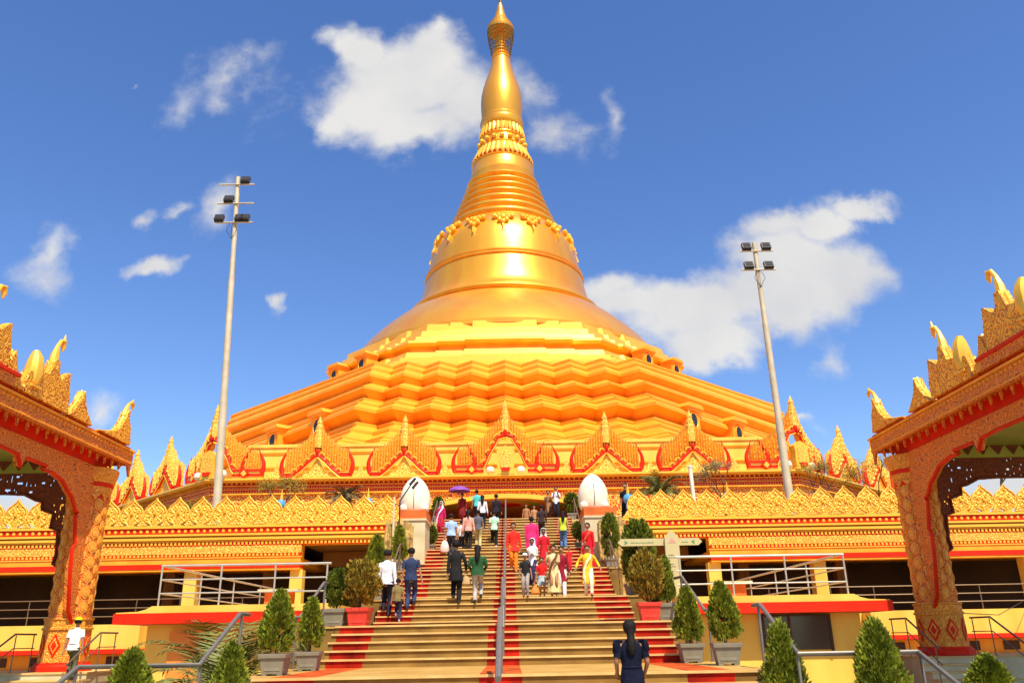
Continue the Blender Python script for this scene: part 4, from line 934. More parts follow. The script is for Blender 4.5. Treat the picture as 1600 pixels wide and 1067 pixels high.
planter('red pot of large browned shrub on the right side of the stairs', 3.46, 20.5, .32, POTR, 'e', 1.2, .74, 1.0)
planter('grey pot of narrow thuja right of the red pot, right side of the stairs', 3.98, 20.9, .32, POTG, 'b', 1.05, .7, 1.0)
planter('tall thuja behind the browned shrub on the left, on the third landing', -4.02, 26.5, 1.145, POTG, 'b', 1.5, .85, .9)
planter('dark thuja in a small grey pot beside the woman in yellow, on the third landing', 3.66+.3, 26.4, 1.145, POTG, 'd', 1.1, .8, .9)
planter('tall round topped thuja behind the browned shrub on the right', 4.12, 25.9, 1.145, POTG, 'd', 1.75, .8, .9)
planter('thuja in front of the rock wall on the left of the stairs', -3.86, 30.6, 2.3, POTG, 'b', 1.2, .85, .9)
planter('slim dark thuja next to the woman in the red sari', 3.86, 30.7, 2.3, POTG, 'd', 1.5, .62, .9)
planter('small thuja on the left of the fifth landing, below the egg shaped statue', -3.2, 35.75, 3.455, POTG, 'd', .8, 1, .8)
planter('small thuja on the right of the fifth landing, near the woman in jeans', 3.15, 35.75, 3.455, POTG, 'd', .85, 1, .8)
planter('dark potted thuja at the top of the stairs on the left', -3.35, 41.0, 5.38, POTG, 'd', .9, 1, .8)
planter('dark potted thuja at the top of the stairs on the right', 3.25, 40.9, 5.38, POTG, 'd', .95, 1.1, .85)
def bush(label, x, y, sh, sc, wid=1.):
    t = thing('thuja_bush', label, 'bush', (x, y, GZ), 0, 'thuja bushes planted at the foot of the stairs')
    kid(CORE, t, scale=(1.5*sc,)*3); kid(SH[sh], t, (0, 0, .02), random.uniform(0, 6), scale=(sc*wid, sc*wid, sc))
bush('bright green bush at the bottom left corner by the gate steps', -5.05, 12.1, 'big', .86, .98)
bush('bright green bush at the foot of the left handrail', -3.82, 12.55, 'big2', .90, .88)
bush('tall bright green bush right of the lowest landing', 4.15, 12.9, 'big2', 1.0, .80)
bush('wide bright green bush standing second from the right edge', 5.35, 12.4, 'big', 1.0, .84)
bush('low green bush near the right gate steps', 7.3, 13.2, 'big', .68, 1.3)
bush('low green bush at the bottom right corner', 7.9, 12.9, 'big2', .6, 1.4)
def frond_plant(name, label, cat, x, y, z, h, n, L_, seed, trunk=0, m=PALM, droop=1.2):
    rnd = random.Random(seed); t = thing(name, label, cat, (x, y, z))
    b = MB(BARK); b.tube([(0, 0, 0), (.03, 0, max(trunk, .15)*.6), (.0, 0, max(trunk, .15))], [.06, .05, .05], 7); b.build('trunk', t)
    vs = []; fs = []; b = MB(m)
    for k in range(n):
        a = rnd.uniform(0, 2*pi); e = rnd.uniform(.5, 1.35); l = L_*rnd.uniform(.7, 1.1); p = Vector((0, 0, trunk)); d = Vector((cos(a)*cos(e), sin(a)*cos(e), sin(e)))
        pts = [p.copy()]
        for q in range(9):
            p = p+d*(l/9); d = (d-Vector((0, 0, droop*.13*(1+q*.15)))).normalized(); pts.append(p.copy())
        b.tube(pts, [.012*(1-q/11) for q in range(10)], 4)
        for q in range(2, 10):
            t_ = (pts[q]-pts[q-1]).normalized(); sd = t_.cross(Vector((0, 0, 1))).normalized()
            for s in (-1, 1):
                for w_ in (0, .5):
                    o_ = pts[q]-t_*(l/9)*w_; tip = o_+(sd*s*.8+t_*.7-Vector((0, 0, .25))).normalized()*l*.26*(1-abs(q-5)*.12); i = len(vs); wd = t_*.030
                    vs += [tuple(o_-wd), tuple(o_+wd), tuple(tip)]; fs.append((i, i+1, i+2))
    b.add(vs, fs); b.build('fronds', t, smooth=False)
frond_plant('palm', 'brownish palm behind the left cresting near the stairs', 'palm', -6.7, 34.6, 3.98, 2, 40, 1.1, 3, 1.45, m=mat('dry palm', (.22, .15, .04), .7, 0, .4, 5, 0, col2=(.08, .05, .02)))
frond_plant('palm', 'bushy palm behind the right cresting beside the white pipe', 'palm', 6.5, 34.7, 3.98, 2, 46, 1.5, 4, 1.5)
frond_plant('fan_plant', 'arching areca palm against the orange recess, left of the stairs', 'palm', -6.0, 18.6, GZ, 2, 40, 2.5, 5, .3)
frond_plant('fan_plant', 'leafy areca palm under the left balcony next to the big pots', 'palm', -5.0, 16.2, GZ, 2, 36, 2.1, 6, .2)
frond_plant('fan_plant', 'darker low palm left of the thick handrail', 'palm', -6.7, 17.0, GZ, 2, 30, 1.4, 8, .1)
frond_plant('fan_plant', 'low yellowish palm between the two right hand bushes', 'palm', 5.6, 16.0, GZ, 2, 22, 1.0, 9, .1)
def small_tree(label, x, y, z, h, r, seed, m=LEAFB, leaves=900, bare=False):
    rnd = random.Random(seed); t = thing('small_tree', label, 'tree', (x, y, z)); b = MB(BARK); tips = []
    def br(p, d, l, rr, dep):
        q = p+d*l; b.tube([p, p+d*l*.5+Vector((rnd.uniform(-.04, .04), rnd.uniform(-.04, .04), 0)), q], [rr, rr*.8, rr*.55], 5)
        if dep == 0: tips.append(q); return
        for k in range(3): br(q, (d+Vector((rnd.uniform(-.8, .8), rnd.uniform(-.8, .8), rnd.uniform(-.1, .5)))).normalized(), l*.68, rr*.55, dep-1)
    br(Vector((0, 0, 0)), Vector((0, 0, 1)), h*.42, .06, 4 if bare else 3); b.build('trunk', t)
    if bare: return
    b = MB(m); vs = []; fs = []
    for k in range(leaves):
        c = tips[rnd.randrange(len(tips))]; p = c+Vector((rnd.gauss(0, r*.22), rnd.gauss(0, r*.22), rnd.gauss(0, r*.18))); d = Vector((rnd.gauss(0, 1), rnd.gauss(0, 1), rnd.gauss(0, 1))).normalized(); s_ = d.orthogonal().normalized()*.022; i = len(vs)
        vs += [tuple(p), tuple(p+d*.045+s_), tuple(p+d*.10), tuple(p+d*.045-s_)]; fs.append((i, i+1, i+2, i+3))
    b.add(vs, fs); b.build('crown', t, smooth=False)
small_tree('small sparse tree behind the left cresting, right of the floodlight pole', -9.5, 35.2, 3.98, 2.5, .8, 1)
small_tree('thin stemmed small tree behind the right cresting beside the second pediment', 9.3, 35, 3.98, 2.9, .6, 2, mat('dull olive leaf', (.18, .14, .04), .7))
small_tree('small round tree right of the shorter floodlight pole', 13.7, 36, 3.98, 3.0, .7, 3)
small_tree('rounded olive tree beside the right gate column', 16.6, 36.5, 3.98, 3.3, .95, 4, leaves=1400)
small_tree('bare tree seen through the right gate arch', 21.5, 35.5, 3.98, 4.6, 1, 6, bare=True)
small_tree('tiny dark shrub on the roof left of the tall floodlight pole', -13.2, 34.3, 3.98, 1.5, .35, 7, LEAF2, 350)

o = MB(BLACK); o.tube([(12.6, 23.9, 1.9-1.45), (16, 28, 1.0-1.45+.9), (20, 32.5, 1.2)], .012, 4); w_ = o.build('wire'); tag(w_, 'thin dark wire sagging behind the right gate column', 'wire')

# ------------------------------------------------------------------ people
SKIN = [mat('brown skin', (.36, .17, .08), .55, 0, .08, 5), mat('light brown skin', (.52, .27, .14), .55, 0, .08, 5), mat('dark brown skin', (.20, .09, .045), .55, 0, .08, 5)]
HAIR = mat('black hair', (.012, .009, .008), .7, 0, .2, 30, .3, 80, spec=.2); HAIRG = mat('greyed hair', (.22, .19, .16), .6, 0, .2, 30)
CM = {}
def cloth(c, rough=.85):
    k = tuple(round(v, 3) for v in c)
    if k not in CM: CM[k] = mat('cloth %.2f %.2f %.2f' % c, c, rough, 0, .22, 7, .5, 16, spec=.12)
    return CM[k]
BODIES = []
def ik(a, b, l1, l2, bend):
    """joint between a and b with bone lengths l1, l2, bending towards bend"""
    d = b-a; L_ = min(d.length, (l1+l2)*.999); d = d.normalized(); x = (l1*l1-l2*l2+L_*L_)/(2*L_); h = sqrt(max(0, l1*l1-x*x))
    bd = (bend-d*bend.dot(d)).normalized(); return a+d*x+bd*h
def ell(c, rx, ry, n=14, tilt=(0, 0), yaw=0.):
    return [(c[0]+rx*cos(2*pi*i/n)*cos(yaw)-ry*sin(2*pi*i/n)*sin(yaw), c[1]+ry*sin(2*pi*i/n)*cos(yaw)+rx*cos(2*pi*i/n)*sin(yaw), c[2]+tilt[0]*cos(2*pi*i/n)+tilt[1]*sin(2*pi*i/n)) for i in range(n)]
def person(label, x, y, z, h, face=0, top=(.8,.8,.8), bottom=(.02,.02,.03), skin=0, kind='shirt', sleeve='long', hair='short', hem=None, step=(0, .165), stride=.16,
           arms=((.10, .02, .80), (.10, .02, .80)), scarf=None, shawl=None, cap=None, shoes=(.03, .03, .03), lean=0., hand=None, ruffle=False, det=0, wide=1., group='people on the staircase', feet_flip=False):
    s = h/1.7; V = Vector; yaw = radians(face)
    fz = step[1]/s if step[1] else 0
    lead = -1 if not feet_flip else 1                  # side of the raised foot
    dirn = 1 if step[0] >= 0 else -1
    foot = {}
    for sd in (-1, 1):
        up = sd == lead
        foot[sd] = V((sd*.085, stride*(1 if up else -.35), (fz*step[0] if up else 0)+.085))
    if step[0] < 0: foot = {sd: V((p.x, p.y, p.z)) for sd, p in foot.items()}
    hipz = .90-(.02 if step[0] == 0 else .035)+(min(0, fz*step[0]))*.4
    H = {sd: V((sd*.085, .0, hipz-.02)) for sd in (-1, 1)}
    K = {sd: ik(H[sd], foot[sd], .43, .42, V((0, 1, 0))) for sd in (-1, 1)}
    ly = lean
    pel, wai, che, nek = V((0, 0, hipz+.03)), V((0, ly*.3, hipz+.18)), V((0, ly*.8, hipz+.38)), V((0, ly, hipz+.56))
    Sh = {sd: V((sd*.165*wide, ly*.9, hipz+.50)) for sd in (-1, 1)}
    Hn = {}
    for i, sd in enumerate((-1, 1)):
        ax, ay, az = arms[i]; Hn[sd] = V((sd*(.165+ax), ay, az+(hipz-.87)))
    E = {sd: ik(Sh[sd], Hn[sd], .28, .25, V((sd*.4, -1, -.2))) for sd in (-1, 1)}
    # body: one continuous skinned surface
    vs = [pel, wai, che, nek, nek+V((0, .01, .07)), nek+V((0, .02, .13)), nek+V((0, .015, .20)), nek+V((0, .01, .27))]
    rad = [.115, .095, .125, .052, .05, .078, .092, .062]; ed = [(0,1),(1,2),(2,3),(3,4),(4,5),(5,6),(6,7)]
    def push(p, r, par): vs.append(p); rad.append(r); ed.append((par, len(vs)-1)); return len(vs)-1
    push(nek+V((0, .115, .165)), .018, 6)              # nose
    for sd in (-1, 1):
        push(nek+V((sd*.098, .01, .175)), .018, 6)     # ears
        a = push(Sh[sd], .058, 2); e = push(E[sd], .040, a); w = push(Hn[sd], .028, e)
        d = (Hn[sd]-E[sd]).normalized(); sidev = V((0, 0, 1)).cross(d); sidev = sidev.normalized() if sidev.length > .1 else V((0, 1, 0))
        p1 = push(Hn[sd]+d*.05, .030, w); 
        curlv = V((-sd, 0, 0)) if abs(d.z) > .5 else V((0, 0, -1))
        for k, q in enumerate((-.033, -.011, .011, .033)):
            ln = (.032, .040, .037, .028)[k]; base = Hn[sd]+d*.075+sidev*q
            f1 = push(base, .011, p1); f2 = push(base+d*ln+curlv*.008, .0095, f1); push(base+d*ln*1.65+curlv*.03, .008, f2)
        tb = Hn[sd]+d*.03+sidev*(.045 if d.z < 0 else -.045); t1 = push(tb, .012, w); push(tb+d*.04+sidev*.012+curlv*.012, .010, t1)
        g = push(H[sd], .088, 0); k = push(K[sd], .056, g); push((K[sd]*.62+foot[sd]*.38)+V((0, -.012, 0)), .052, k); c = len(vs)-1
        an = push(foot[sd], .036, c); push(foot[sd]+V((0, -.035, -.055)), .030, an); push(foot[sd]+V((sd*.01, .13, -.058)), .026, an)
    me = bpy.data.meshes.new('person'); me.from_pydata([tuple(v*s) for v in vs], ed, []); o = bpy.data.objects.new('person', me); COL.objects.link(o)
    sk = o.modifiers.new('skin', 'SKIN'); sk.use_smooth_shade = True
    for v, r in zip(me.skin_vertices[0].data, rad): v.radius = (r*s, r*s*(.86 if r > .11 else 1))
    me.skin_vertices[0].data[0].use_root = True
    sb = o.modifiers.new('sub', 'SUBSURF'); sb.levels = sb.render_levels = 2 if det else 1
    o.location = (x, y, z); o.rotation_euler = (0, 0, yaw); BODIES.append((o, SKIN[skin]))
    tag(o, label, 'person', group)
    def put(b, name):
        b.v = [(p[0]*s, p[1]*s, p[2]*s) for p in b.v]; return b.build(name, o, ang=60)
    tm, bm_ = cloth(top), cloth(bottom)
    nz = lambda k: .012*sin(k*7.3)
    # legs
    def legs(m, r0=.105, r1=.075, r2=.062, to=1.0):
        b = MB(m)
        b.loft([ell(pel+V((0, 0, -.10)), .165*wide, .115), ell(pel+V((0, 0, 0)), .168*wide, .122), ell(pel+V((0, 0, .10)), .145*wide, .105)], m)
        for sd in (-1, 1):
            end = K[sd]+(foot[sd]-K[sd])*to; kk = (K[sd]*.5+end*.5)
            b.tube([H[sd]+V((0, 0, .05)), H[sd]*.6+K[sd]*.4, K[sd], kk, end+V((0, -.005, -.01))], [r0, r0*.88, r1, (r1+r2)/2+.004, r2], 12, m)
        return b
    if kind in ('shirt', 'kurta'): put(legs(bm_, .105, .075, .06), 'trousers')
    if kind == 'shorts': put(legs(bm_, .11, .085, .08, .12), 'shorts')
    # torso garment
    b = MB(tm)
    hz = {'shirt': hipz-.05, 'shorts': hipz-.06}.get(kind, hem if hem is not None else .45)
    rings = []
    if kind in ('kurta', 'dress', 'skirt'):
        n = 7
        fl = .20 if kind == 'kurta' else .23
        for k in range(n):
            f = k/n; zz = hz+(hipz-hz)*f; w_ = fl+(.165-fl)*f
            rg = []
            for i in range(22):
                a = 2*pi*i/22; q = 1+(.10*sin(a*6+k*.3)+.05*sin(a*11+k))*(1-f)
                rg.append((w_*wide*q*cos(a), stride*.25*(1-f)+(w_*.78)*q*sin(a), zz))
            rings.append(rg)
    else:
        rings.append(ell(V((0, 0, hz)), .178*wide, .128, 22)); rings.append(ell(V((0, 0, hz+.10)), .172*wide, .122, 22))
    def E22(c, rx, ry): return ell(c, rx, ry, 22)
    rings += [E22(pel+V((0, 0, .05)), .165*wide, .118), E22(wai, .145*wide, .105), E22(wai*.5+che*.5, .158*wide, .115), E22(che, .172*wide, .125), E22(che*.35+nek*.65+V((0, 0, .0)), .168*wide, .105), E22(nek+V((0, 0, -.035)), .115, .085), E22(nek+V((0, 0, .015)), .062, .058)]
    if kind == 'skirt':
        bs = MB(bm_); bs.loft(rings[:8], bm_); put(bs, 'skirt'); rings = [E22(V((0, 0, hipz-.02)), .172*wide, .125)]+rings[7:]
    b.loft(rings, tm)
    if sleeve != 'none':
        for sd in (-1, 1):
            if sleeve == 'long': pts = [Sh[sd]+V((-sd*.05, 0, .0)), Sh[sd]+V((sd*.005, 0, -.02)), Sh[sd]*.5+E[sd]*.5, E[sd], E[sd]*.45+Hn[sd]*.55, Hn[sd]*.93+E[sd]*.07]; rr = [.035, .062, .058, .052, .045, .038]
            else: pts = [Sh[sd]+V((-sd*.05, 0, .0)), Sh[sd]+V((sd*.005, 0, -.02)), Sh[sd]*.55+E[sd]*.45, Sh[sd]*.25+E[sd]*.75]; rr = [.035, .063, .062, .062]
            b.tube(pts, rr, 10, tm)
    put(b, {'shirt': 'shirt', 'kurta': 'kurta', 'dress': 'dress', 'skirt': 'blouse', 'shorts': 't_shirt'}[kind])
    if ruffle:
        for sd in (-1, 1):
            b = MB(tm); n = 14
            rings = []
            for q, (r_, dz, dx) in enumerate(((.05, .03, -.03), (.075, .055, .0), (.095, .045, .03), (.105, -.02, .045), (.095, -.10, .05), (.07, -.15, .04))):
                rings.append([(Sh[sd].x+sd*dx+r_*.62*cos(2*pi*i/n)*(1+.18*sin(i*2.2+q)), Sh[sd].y+r_*sin(2*pi*i/n)*(1+.15*sin(i*3.1+q)), Sh[sd].z+dz+.02*sin(i*2.6)) for i in range(n)])
            b.loft(rings, tm); put(b, 'ruffled_sleeve')
        b = MB(tm); b.tube([(.155*cos(2*pi*i/20), .112*sin(2*pi*i/20), wai.z-.02) for i in range(21)], .014, 5); put(b, 'waist_seam')
    # shoes
    b = MB(cloth(shoes, .6))
    for sd in (-1, 1):
        f = foot[sd]; b.loft([ell(f+V((0, .035, -.085)), .042, .125, 12), ell(f+V((0, .035, -.055)), .045, .125, 12), ell(f+V((0, .0, -.025)), .040, .075, 12), ell(f+V((0, -.01, .02)), .036, .045, 12)])
    put(b, 'shoes')
    # head
    hc = nek+V((0, .012, .185))
    if hair != 'none':
        b = MB(HAIRG if hair == 'grey' else HAIR)
        b.loft([[(hc.x+.104*q*cos(2*pi*i/16), hc.y-.022+.108*q*sin(2*pi*i/16)*(1 if sin(2*pi*i/16) < 0 else .72), hc.z+zz+(.045 if sin(2*pi*i/16) > .3 else 0)*(1 if zz < .05 else 0)) for i in range(16)] for q, zz in ((.72, -.085 if hair != 'short' else -.05), (1.0, -.03), (1.04, .03), (.92, .075), (.62, .108), (.2, .122))])
        if hair == 'tail': b.tube([hc+V((0, -.10, .02)), hc+V((0, -.15, -.06)), hc+V((0, -.145, -.2)), hc+V((0, -.15, -.33))], [.035, .038, .032, .012], 8)
        if hair == 'long': b.tube([hc+V((0, -.06, .0)), hc+V((0, -.10, -.12)), hc+V((0, -.145, -.28)), hc+V((0, -.15, -.42))], [.085, .085, .075, .03], 10)
        if hair == 'bun': b.ball(hc+V((0, -.12, -.02)), .048, 8)
        if hair == 'low': b.tube([hc+V((0, -.07, -.02)), hc+V((0, -.085, -.10)), hc+V((0, -.11, -.18)), hc+V((0, -.135, -.30)), hc+V((0, -.13, -.40))], [.08, .062, .062, .085, .04], 10)
        put(b, 'hair')
    if scarf:
        b = MB(cloth(scarf)); b.loft([[(hc.x+w_*cos(2*pi*i/16), hc.y-.02+dy+w_*.95*sin(2*pi*i/16)*(1 if sin(2*pi*i/16) < 0 else .6), hc.z+zz) for i in range(16)] for w_, zz, dy in ((.20, -.36, -.03), (.19, -.26, -.03), (.13, -.16, -.03), (.115, -.06, -.01), (.118, .03, -.01), (.10, .09, -.01), (.05, .135, -.01), (.01, .14, -.01))]); put(b, 'headscarf')
    if cap:
        b = MB(cloth(cap)); b.loft([[(hc.x+.108*q*cos(2*pi*i/16), hc.y-.01+.115*q*sin(2*pi*i/16), hc.z+zz) for i in range(16)] for q, zz in ((1, .03), (1.02, .06), (.85, .115), (.35, .14))]); b.prism([(-.07, hc.y+.08), (.07, hc.y+.08), (.055, hc.y+.17), (-.055, hc.y+.17)], hc.z+.035, hc.z+.05, None, 'xy'); put(b, 'cap')
    if shawl:
        b = MB(cloth(shawl)); sgn = 1
        b.loft([[(p[0]-.03, p[1]+.0, p[2]), (p[0]+.03, p[1], p[2]+.01), (p[0]+.035, p[1]*1.12, p[2]-.03), (p[0]-.03, p[1]*1.12, p[2]-.05)] for p in [(.17, .135, hipz-.25), (.14, .15, hipz+.0), (.06, .15, hipz+.25), (-.07, .135, hipz+.43), (-.12, .06, hipz+.55), (-.12, -.06, hipz+.55), (-.08, -.14, hipz+.4), (-.04, -.15, hipz+.1), (-.02, -.16, hipz-.3)]]); put(b, 'shawl')
    if abs(face) > 60:                                   # eyes and mouth where the face can be seen
        b = MB(HAIR, mat('lip', (.30, .08, .06)))
        for sd in (-1, 1):
            b.ball(hc+V((sd*.032, .083, .005)), .011, 6, HAIR, sy=.6); b.tube([hc+V((sd*.015, .088, .030)), hc+V((sd*.05, .078, .030))], .004, 4, HAIR)
        b.tube([hc+V((-.022, .078, -.062)), hc+V((0, .084, -.064)), hc+V((.022, .078, -.062))], .006, 5, MT['lip']); put(b, 'face')
    return o, s, Hn
R0 = (.62, .02, .015)
people = [
 dict(label='woman in a navy ruffled dress with dark tied hair, closest to the camera', x=1.80, y=11.95, z=GZ+.1575, h=1.47, top=(.008,.010,.026), kind='dress', hem=.42, sleeve='short', hair='low', ruffle=True, det=1, step=(0, 0), stride=.04, arms=((.05, .13, .93), (.05, .13, .93)), wide=1.08, skin=0),
 dict(label='man in a white long sleeved shirt and black trousers walking up on the left', x=-3.37, y=24.4, z=.65, h=1.80, top=(.85,.86,.9), bottom=(.02,.02,.025), step=(1, .165), arms=((.09, .08, .80), (.09, -.06, .80)), hair='short'),
 dict(label='man in a navy short sleeved shirt and jeans beside the man in white', x=-2.72, y=24.72, z=.81, h=1.72, top=(.035,.05,.11), bottom=(.04,.06,.13), sleeve='short', step=(1, .165), feet_flip=True, arms=((.08, .0, .82), (.16, -.05, .80)), wide=1.1),
 dict(label='small boy in an olive brown t-shirt and jeans between the two men', x=-3.0, y=24.1, z=.485, h=1.15, top=(.24,.19,.07), bottom=(.03,.04,.08), sleeve='short', step=(1, .165), shoes=(.4,.35,.3)),
 dict(label='tall person in a long black jacket and trousers left of the woman in green', x=-1.43, y=25.04, z=.98, h=1.78, top=(.022,.022,.022), bottom=(.015,.015,.018), kind='kurta', hem=.62, step=(1, .165), hair='bun', arms=((.07, .02, .80), (.12, .1, .92))),
 dict(label='woman in a green jacket and grey trousers with a long braid', x=-.79, y=25.04, z=.98, h=1.63, top=(.03,.10,.035), bottom=(.48,.44,.38), step=(1, .165), hair='long', wide=1.22, arms=((.05, .2, 1.0), (.05, .2, 1.0)), feet_flip=True),
 dict(label='man in a light blue shirt and dark trousers on the upper left steps', x=-2.19, y=33.72, z=3.13, h=1.64, top=(.42,.60,.85), bottom=(.05,.05,.055), sleeve='short', wide=1.1),
 dict(label='woman in a salmon top with a ponytail near the top of the stairs', x=-1.62, y=36.3, z=3.60, h=1.68, top=(.85,.42,.32), bottom=(.02,.02,.02), hair='tail'),
 dict(label='child in white between the light blue shirt and the salmon top', x=-1.93, y=36.6, z=3.60, h=1.30, top=(.8,.78,.75), bottom=(.03,.03,.04), hair='short'),
 dict(label='young man in a grey top and khaki trousers right of the woman in salmon', x=-1.22, y=36.9, z=3.75, h=1.62, top=(.14,.14,.16), bottom=(.60,.50,.22), sleeve='short'),
 dict(label='person in a turquoise shirt next to the purple umbrella', x=-1.42, y=40.5, z=5.38, h=1.5, top=(.10,.62,.58), bottom=(.04,.04,.05), sleeve='short', step=(0, 0)),
 dict(label='person in dark red holding the purple umbrella', x=-2.10, y=39.9, z=5.23, h=1.4, face=170, top=(.32,.02,.02), bottom=(.2,.02,.02), kind='kurta', step=(0, 0), arms=((.08, .02, .80), (-.03, .18, 1.22))),
 dict(label='woman in a white top with long black hair at the head of the stairs', x=-1.09, y=38.9, z=4.8, h=1.55, top=(.82,.80,.80), bottom=(.02,.02,.03), hair='long'),
 dict(label='person in black left of the centre handrail at the top', x=-.44, y=39.0, z=4.85, h=1.55, top=(.03,.02,.025), bottom=(.02,.02,.02)),
 dict(label='man in a mint sleeveless shirt and black trousers on the upper steps', x=-.51, y=36.9, z=3.75, h=1.58, top=(.55,.85,.62), bottom=(.015,.015,.02), sleeve='short', hair='short', shoes=(.8,.8,.8)),
 dict(label='girl in a white headscarf and magenta tunic at the top left of the stairs', x=-3.0, y=38.4, z=4.5, h=1.5, face=165, top=(.60,.02,.12), bottom=(.5,.02,.04), kind='kurta', scarf=(.85,.82,.8), shawl=(.85,.8,.78), step=(0, 0)),
 dict(label='woman in a scarlet tunic and orange trousers just right of the centre handrail', x=.30, y=29.76, z=2.3, h=1.62, face=178, top=(.90,.035,.02), bottom=(.85,.22,.02), kind='kurta', hem=.62, wide=1.1, step=(-1, .165), stride=.22),
 dict(label='woman in a bright pink top seen from behind', x=1.05, y=33.4, z=2.96, h=1.60, top=(.90,.04,.20), bottom=(.7,.03,.14), kind='kurta', wide=1.35, hair='bun'),
 dict(label='person in dark clothes climbing to the right of the woman in pink', x=1.62, y=37.6, z=4.2, h=1.45, top=(.05,.03,.03), bottom=(.05,.03,.03)),
 dict(label='woman in a red dress with a white headscarf coming down the stairs', x=1.47, y=32.1, z=2.3, h=1.62, face=182, skin=2, top=(.62,.02,.03), kind='dress', hem=.25, scarf=(.85,.82,.78), step=(0, 0)),
 dict(label='woman with a white shawl over dark trousers and folded arms', x=.93, y=28.6, z=1.64, h=1.52, face=160, skin=2, top=(.85,.84,.80), bottom=(.04,.03,.09), scarf=(.85,.84,.8), arms=((-.10, .16, 1.12), (-.16, .18, 1.08)), step=(0, 0), kind='kurta', hem=.72),
 dict(label='boy in a white cap, black t-shirt and grey trousers on the third landing', x=.62, y=25.36, z=1.145, h=1.22, face=175, top=(.02,.02,.02), bottom=(.38,.32,.28), sleeve='short', cap=(.9,.9,.88), step=(0, 0), stride=.08),
 dict(label='girl in a red t-shirt and pale denim skirt beside the boy in the white cap', x=1.15, y=26.5, z=1.145, h=1.20, face=185, top=(.75,.02,.02), bottom=(.45,.55,.55), kind='skirt', hem=.55, sleeve='short', step=(0, 0), stride=.08),
 dict(label='woman in a cream sari with a brown shawl in front of the group', x=1.50, y=25.9, z=1.145, h=1.50, face=178, skin=0, top=(.80,.65,.30), kind='dress', hem=.16, shawl=(.16,.05,.03), sleeve='short', arms=((-.08, .17, 1.15), (.05, .1, 1.1)), step=(0, 0), stride=.03),
 dict(label='woman in a maroon tunic and white trousers behind the cream sari', x=1.86, y=27.9, z=1.31, h=1.58, face=175, top=(.28,.012,.03), bottom=(.8,.78,.7), kind='kurta', hem=.45, step=(-1, .16), stride=.2),
 dict(label='toddler in a red outfit with white shoes', x=2.23, y=29.4, z=2.14, h=.80, face=180, top=(.85,.03,.03), bottom=(.85,.03,.03), shoes=(.9,.9,.9), sleeve='short', step=(0, 0), stride=.05),
 dict(label='woman in a red sari with a yellow blouse by the slim dark thuja', x=3.05, y=30.9, z=2.3, h=1.65, face=150, top=(.78,.015,.03), kind='dress', hem=.08, shawl=(.80,.10,.03), wide=1.15, hair='bun', step=(0, 0), stride=.03, arms=((.08, .02, .82), (-.02, .18, .95))),
 dict(label='small child in red beside the woman in the red sari', x=2.80, y=29.4, z=2.14, h=1.02, face=180, top=(.70,.02,.03), bottom=(.6,.02,.03), kind='dress', hem=.35, sleeve='short', step=(0, 0), stride=.03),
 dict(label='woman in a yellow tunic and pale scarf with arms spread walking down', x=2.51, y=25.56, z=1.145, h=1.45, face=180, top=(.92,.55,.03), bottom=(.85,.8,.6), kind='kurta', hem=.42, shawl=(.92,.75,.40), arms=((.26, .05, .95), (.26, .05, .95)), step=(0, 0), stride=.22, wide=1.1),
 dict(label='woman in a yellow green top and blue jeans with fair long hair', x=2.51, y=36.4, z=3.60, h=1.60, top=(.62,.72,.06), bottom=(.10,.22,.42), sleeve='none', hair='long', skin=1),
 dict(label='man in a white t-shirt with raised arms at the top right', x=2.48, y=40.6, z=5.38, h=1.62, face=178, top=(.85,.84,.82), bottom=(.02,.02,.03), sleeve='short', arms=((-.05, .16, 1.28), (-.05, .16, 1.28)), step=(0, 0)),
 dict(label='person in a brown tunic left of the man with raised arms', x=2.13, y=41.3, z=5.38, h=1.55, face=180, top=(.34,.17,.07), bottom=(.12,.05,.03), kind='kurta', hem=.5, step=(0, 0), arms=((-.05, .16, 1.25), (-.05, .16, 1.25))),
 dict(label='person in a dusty orange shirt standing in the porch, left one of the pair', x=1.07, y=44, z=5.38, h=1.30, face=170, top=(.45,.20,.08), bottom=(.3,.12,.05), step=(0, 0), group='people in the porch'),
 dict(label='person in a tan shirt standing in the porch, right one of the pair', x=1.50, y=44.5, z=5.38, h=1.30, face=185, top=(.50,.26,.12), bottom=(.3,.12,.05), step=(0, 0), group='people in the porch'),
 dict(label='person in a black shirt standing behind the cresting right of the egg shaped statue', x=4.98, y=34.0, z=4.22, h=1.72, face=150, top=(.012,.012,.015), bottom=(.015,.015,.02), sleeve='short', step=(0, 0), group='people off the stairs'),
 dict(label='person in a white shirt and yellow cap climbing by the left gate column', x=-10.95, y=22.2, z=-.79, h=1.46, face=10, top=(.86,.86,.82), bottom=(.12,.12,.06), sleeve='short', cap=(.85,.75,.02), hair='short', step=(1, .165), lean=.12, group='people off the stairs'),
 dict(label='person in dark red cut by the left edge of the photo', x=-12.3, y=19.6, z=GZ, h=1.72, face=30, top=(.16,.02,.03), bottom=(.10,.01,.02), kind='kurta', step=(0, 0), group='people off the stairs'),
]
PO = {}
for p in people: PO[p['label']] = person(**p)
bpy.context.view_layer.update()
dg = bpy.context.evaluated_depsgraph_get()
new = [(o, bpy.data.meshes.new_from_object(o.evaluated_get(dg)), m) for o, m in BODIES]
for o, me, m in new:
    o.modifiers.clear(); me.materials.clear(); me.materials.append(m); me.shade_smooth(); me.name = 'person'; o.data = me
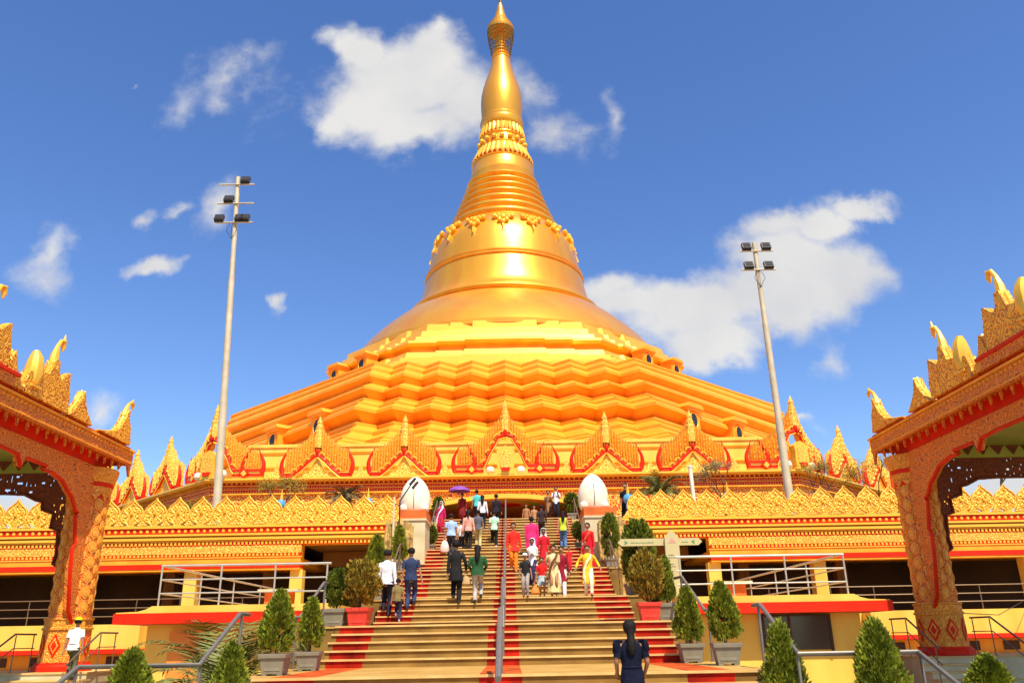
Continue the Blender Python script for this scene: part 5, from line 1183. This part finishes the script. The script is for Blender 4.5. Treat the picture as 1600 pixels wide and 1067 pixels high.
def hand_at(key, side):
    o, s, Hn = PO[[k for k in PO if key in k][0]]; v = Hn[side]*s; a = o.rotation_euler.z
    return Vector((o.location.x+v.x*cos(a)-v.y*sin(a), o.location.y+v.x*sin(a)+v.y*cos(a), o.location.z+v.z))
# purple umbrella
hp = hand_at('holding the purple umbrella', 1)
t = thing('umbrella', 'open purple umbrella near the top of the stairs', 'umbrella', hp)
PUR = mat('purple nylon', (.24, .06, .36), .5, 0, .1, 6); n = 8; b = MB(PUR); rings = []
for r_, z_ in ((.56, .48), (.50, .56), (.36, .66), (.18, .72), (.02, .74)):
    rings.append([(r_*(1 if i % 2 == 0 else .94)*cos(pi*i/n), r_*(1 if i % 2 == 0 else .94)*sin(pi*i/n), z_+(0 if i % 2 == 0 else .03*r_)) for i in range(2*n)])
b.loft(rings, PUR, cap0=False); b.build('canopy', t)
b = MB(STEEL); b.tube([(0, 0, -.08), (0, 0, .8)], .009, 6)
for i in range(n): b.tube([(0, 0, .45), (.28*cos(2*pi*i/n), .28*sin(2*pi*i/n), .68)], .004, 4)
b.build('shaft', t)
# bags
def bag(name, label, at, mt, w, h, d=.12):
    t = thing(name, label, 'bag', at); b = MB(mt)
    b.loft([ell((0, 0, -h-.22), w*.38, d*.35, 12), ell((0, 0, -h*.85-.22), w*.52, d*.55, 12), ell((0, 0, -h*.4-.22), w*.48, d*.5, 12), ell((0, 0, -.22), w*.30, d*.2, 12), ell((0, 0, -.15), w*.06, d*.08, 12)], mt); b.build('sack', t)
    b = MB(mt); b.tube([(-w*.2, 0, -.22), (-.02, 0, 0), (.02, 0, 0), (w*.2, 0, -.22)], .01, 5); b.build('handle', t)
bag('carrier_bag', 'pinkish white plastic carrier bag held by the man in light blue', hand_at('light blue shirt and dark', -1), mat('pale pink plastic', (.85, .62, .55), .4), .34, .40)
bag('hand_bag', 'tan shoulder bag carried by the tall person in black', hand_at('tall person in a long black', 1), mat('tan leather', (.50, .32, .12), .6), .26, .22)
bag('hand_bag', 'orange drawstring bag held beside the girl in the red t-shirt', hand_at('girl in a red t-shirt', 1), mat('orange cloth bag', (.75, .25, .04), .8), .30, .22)
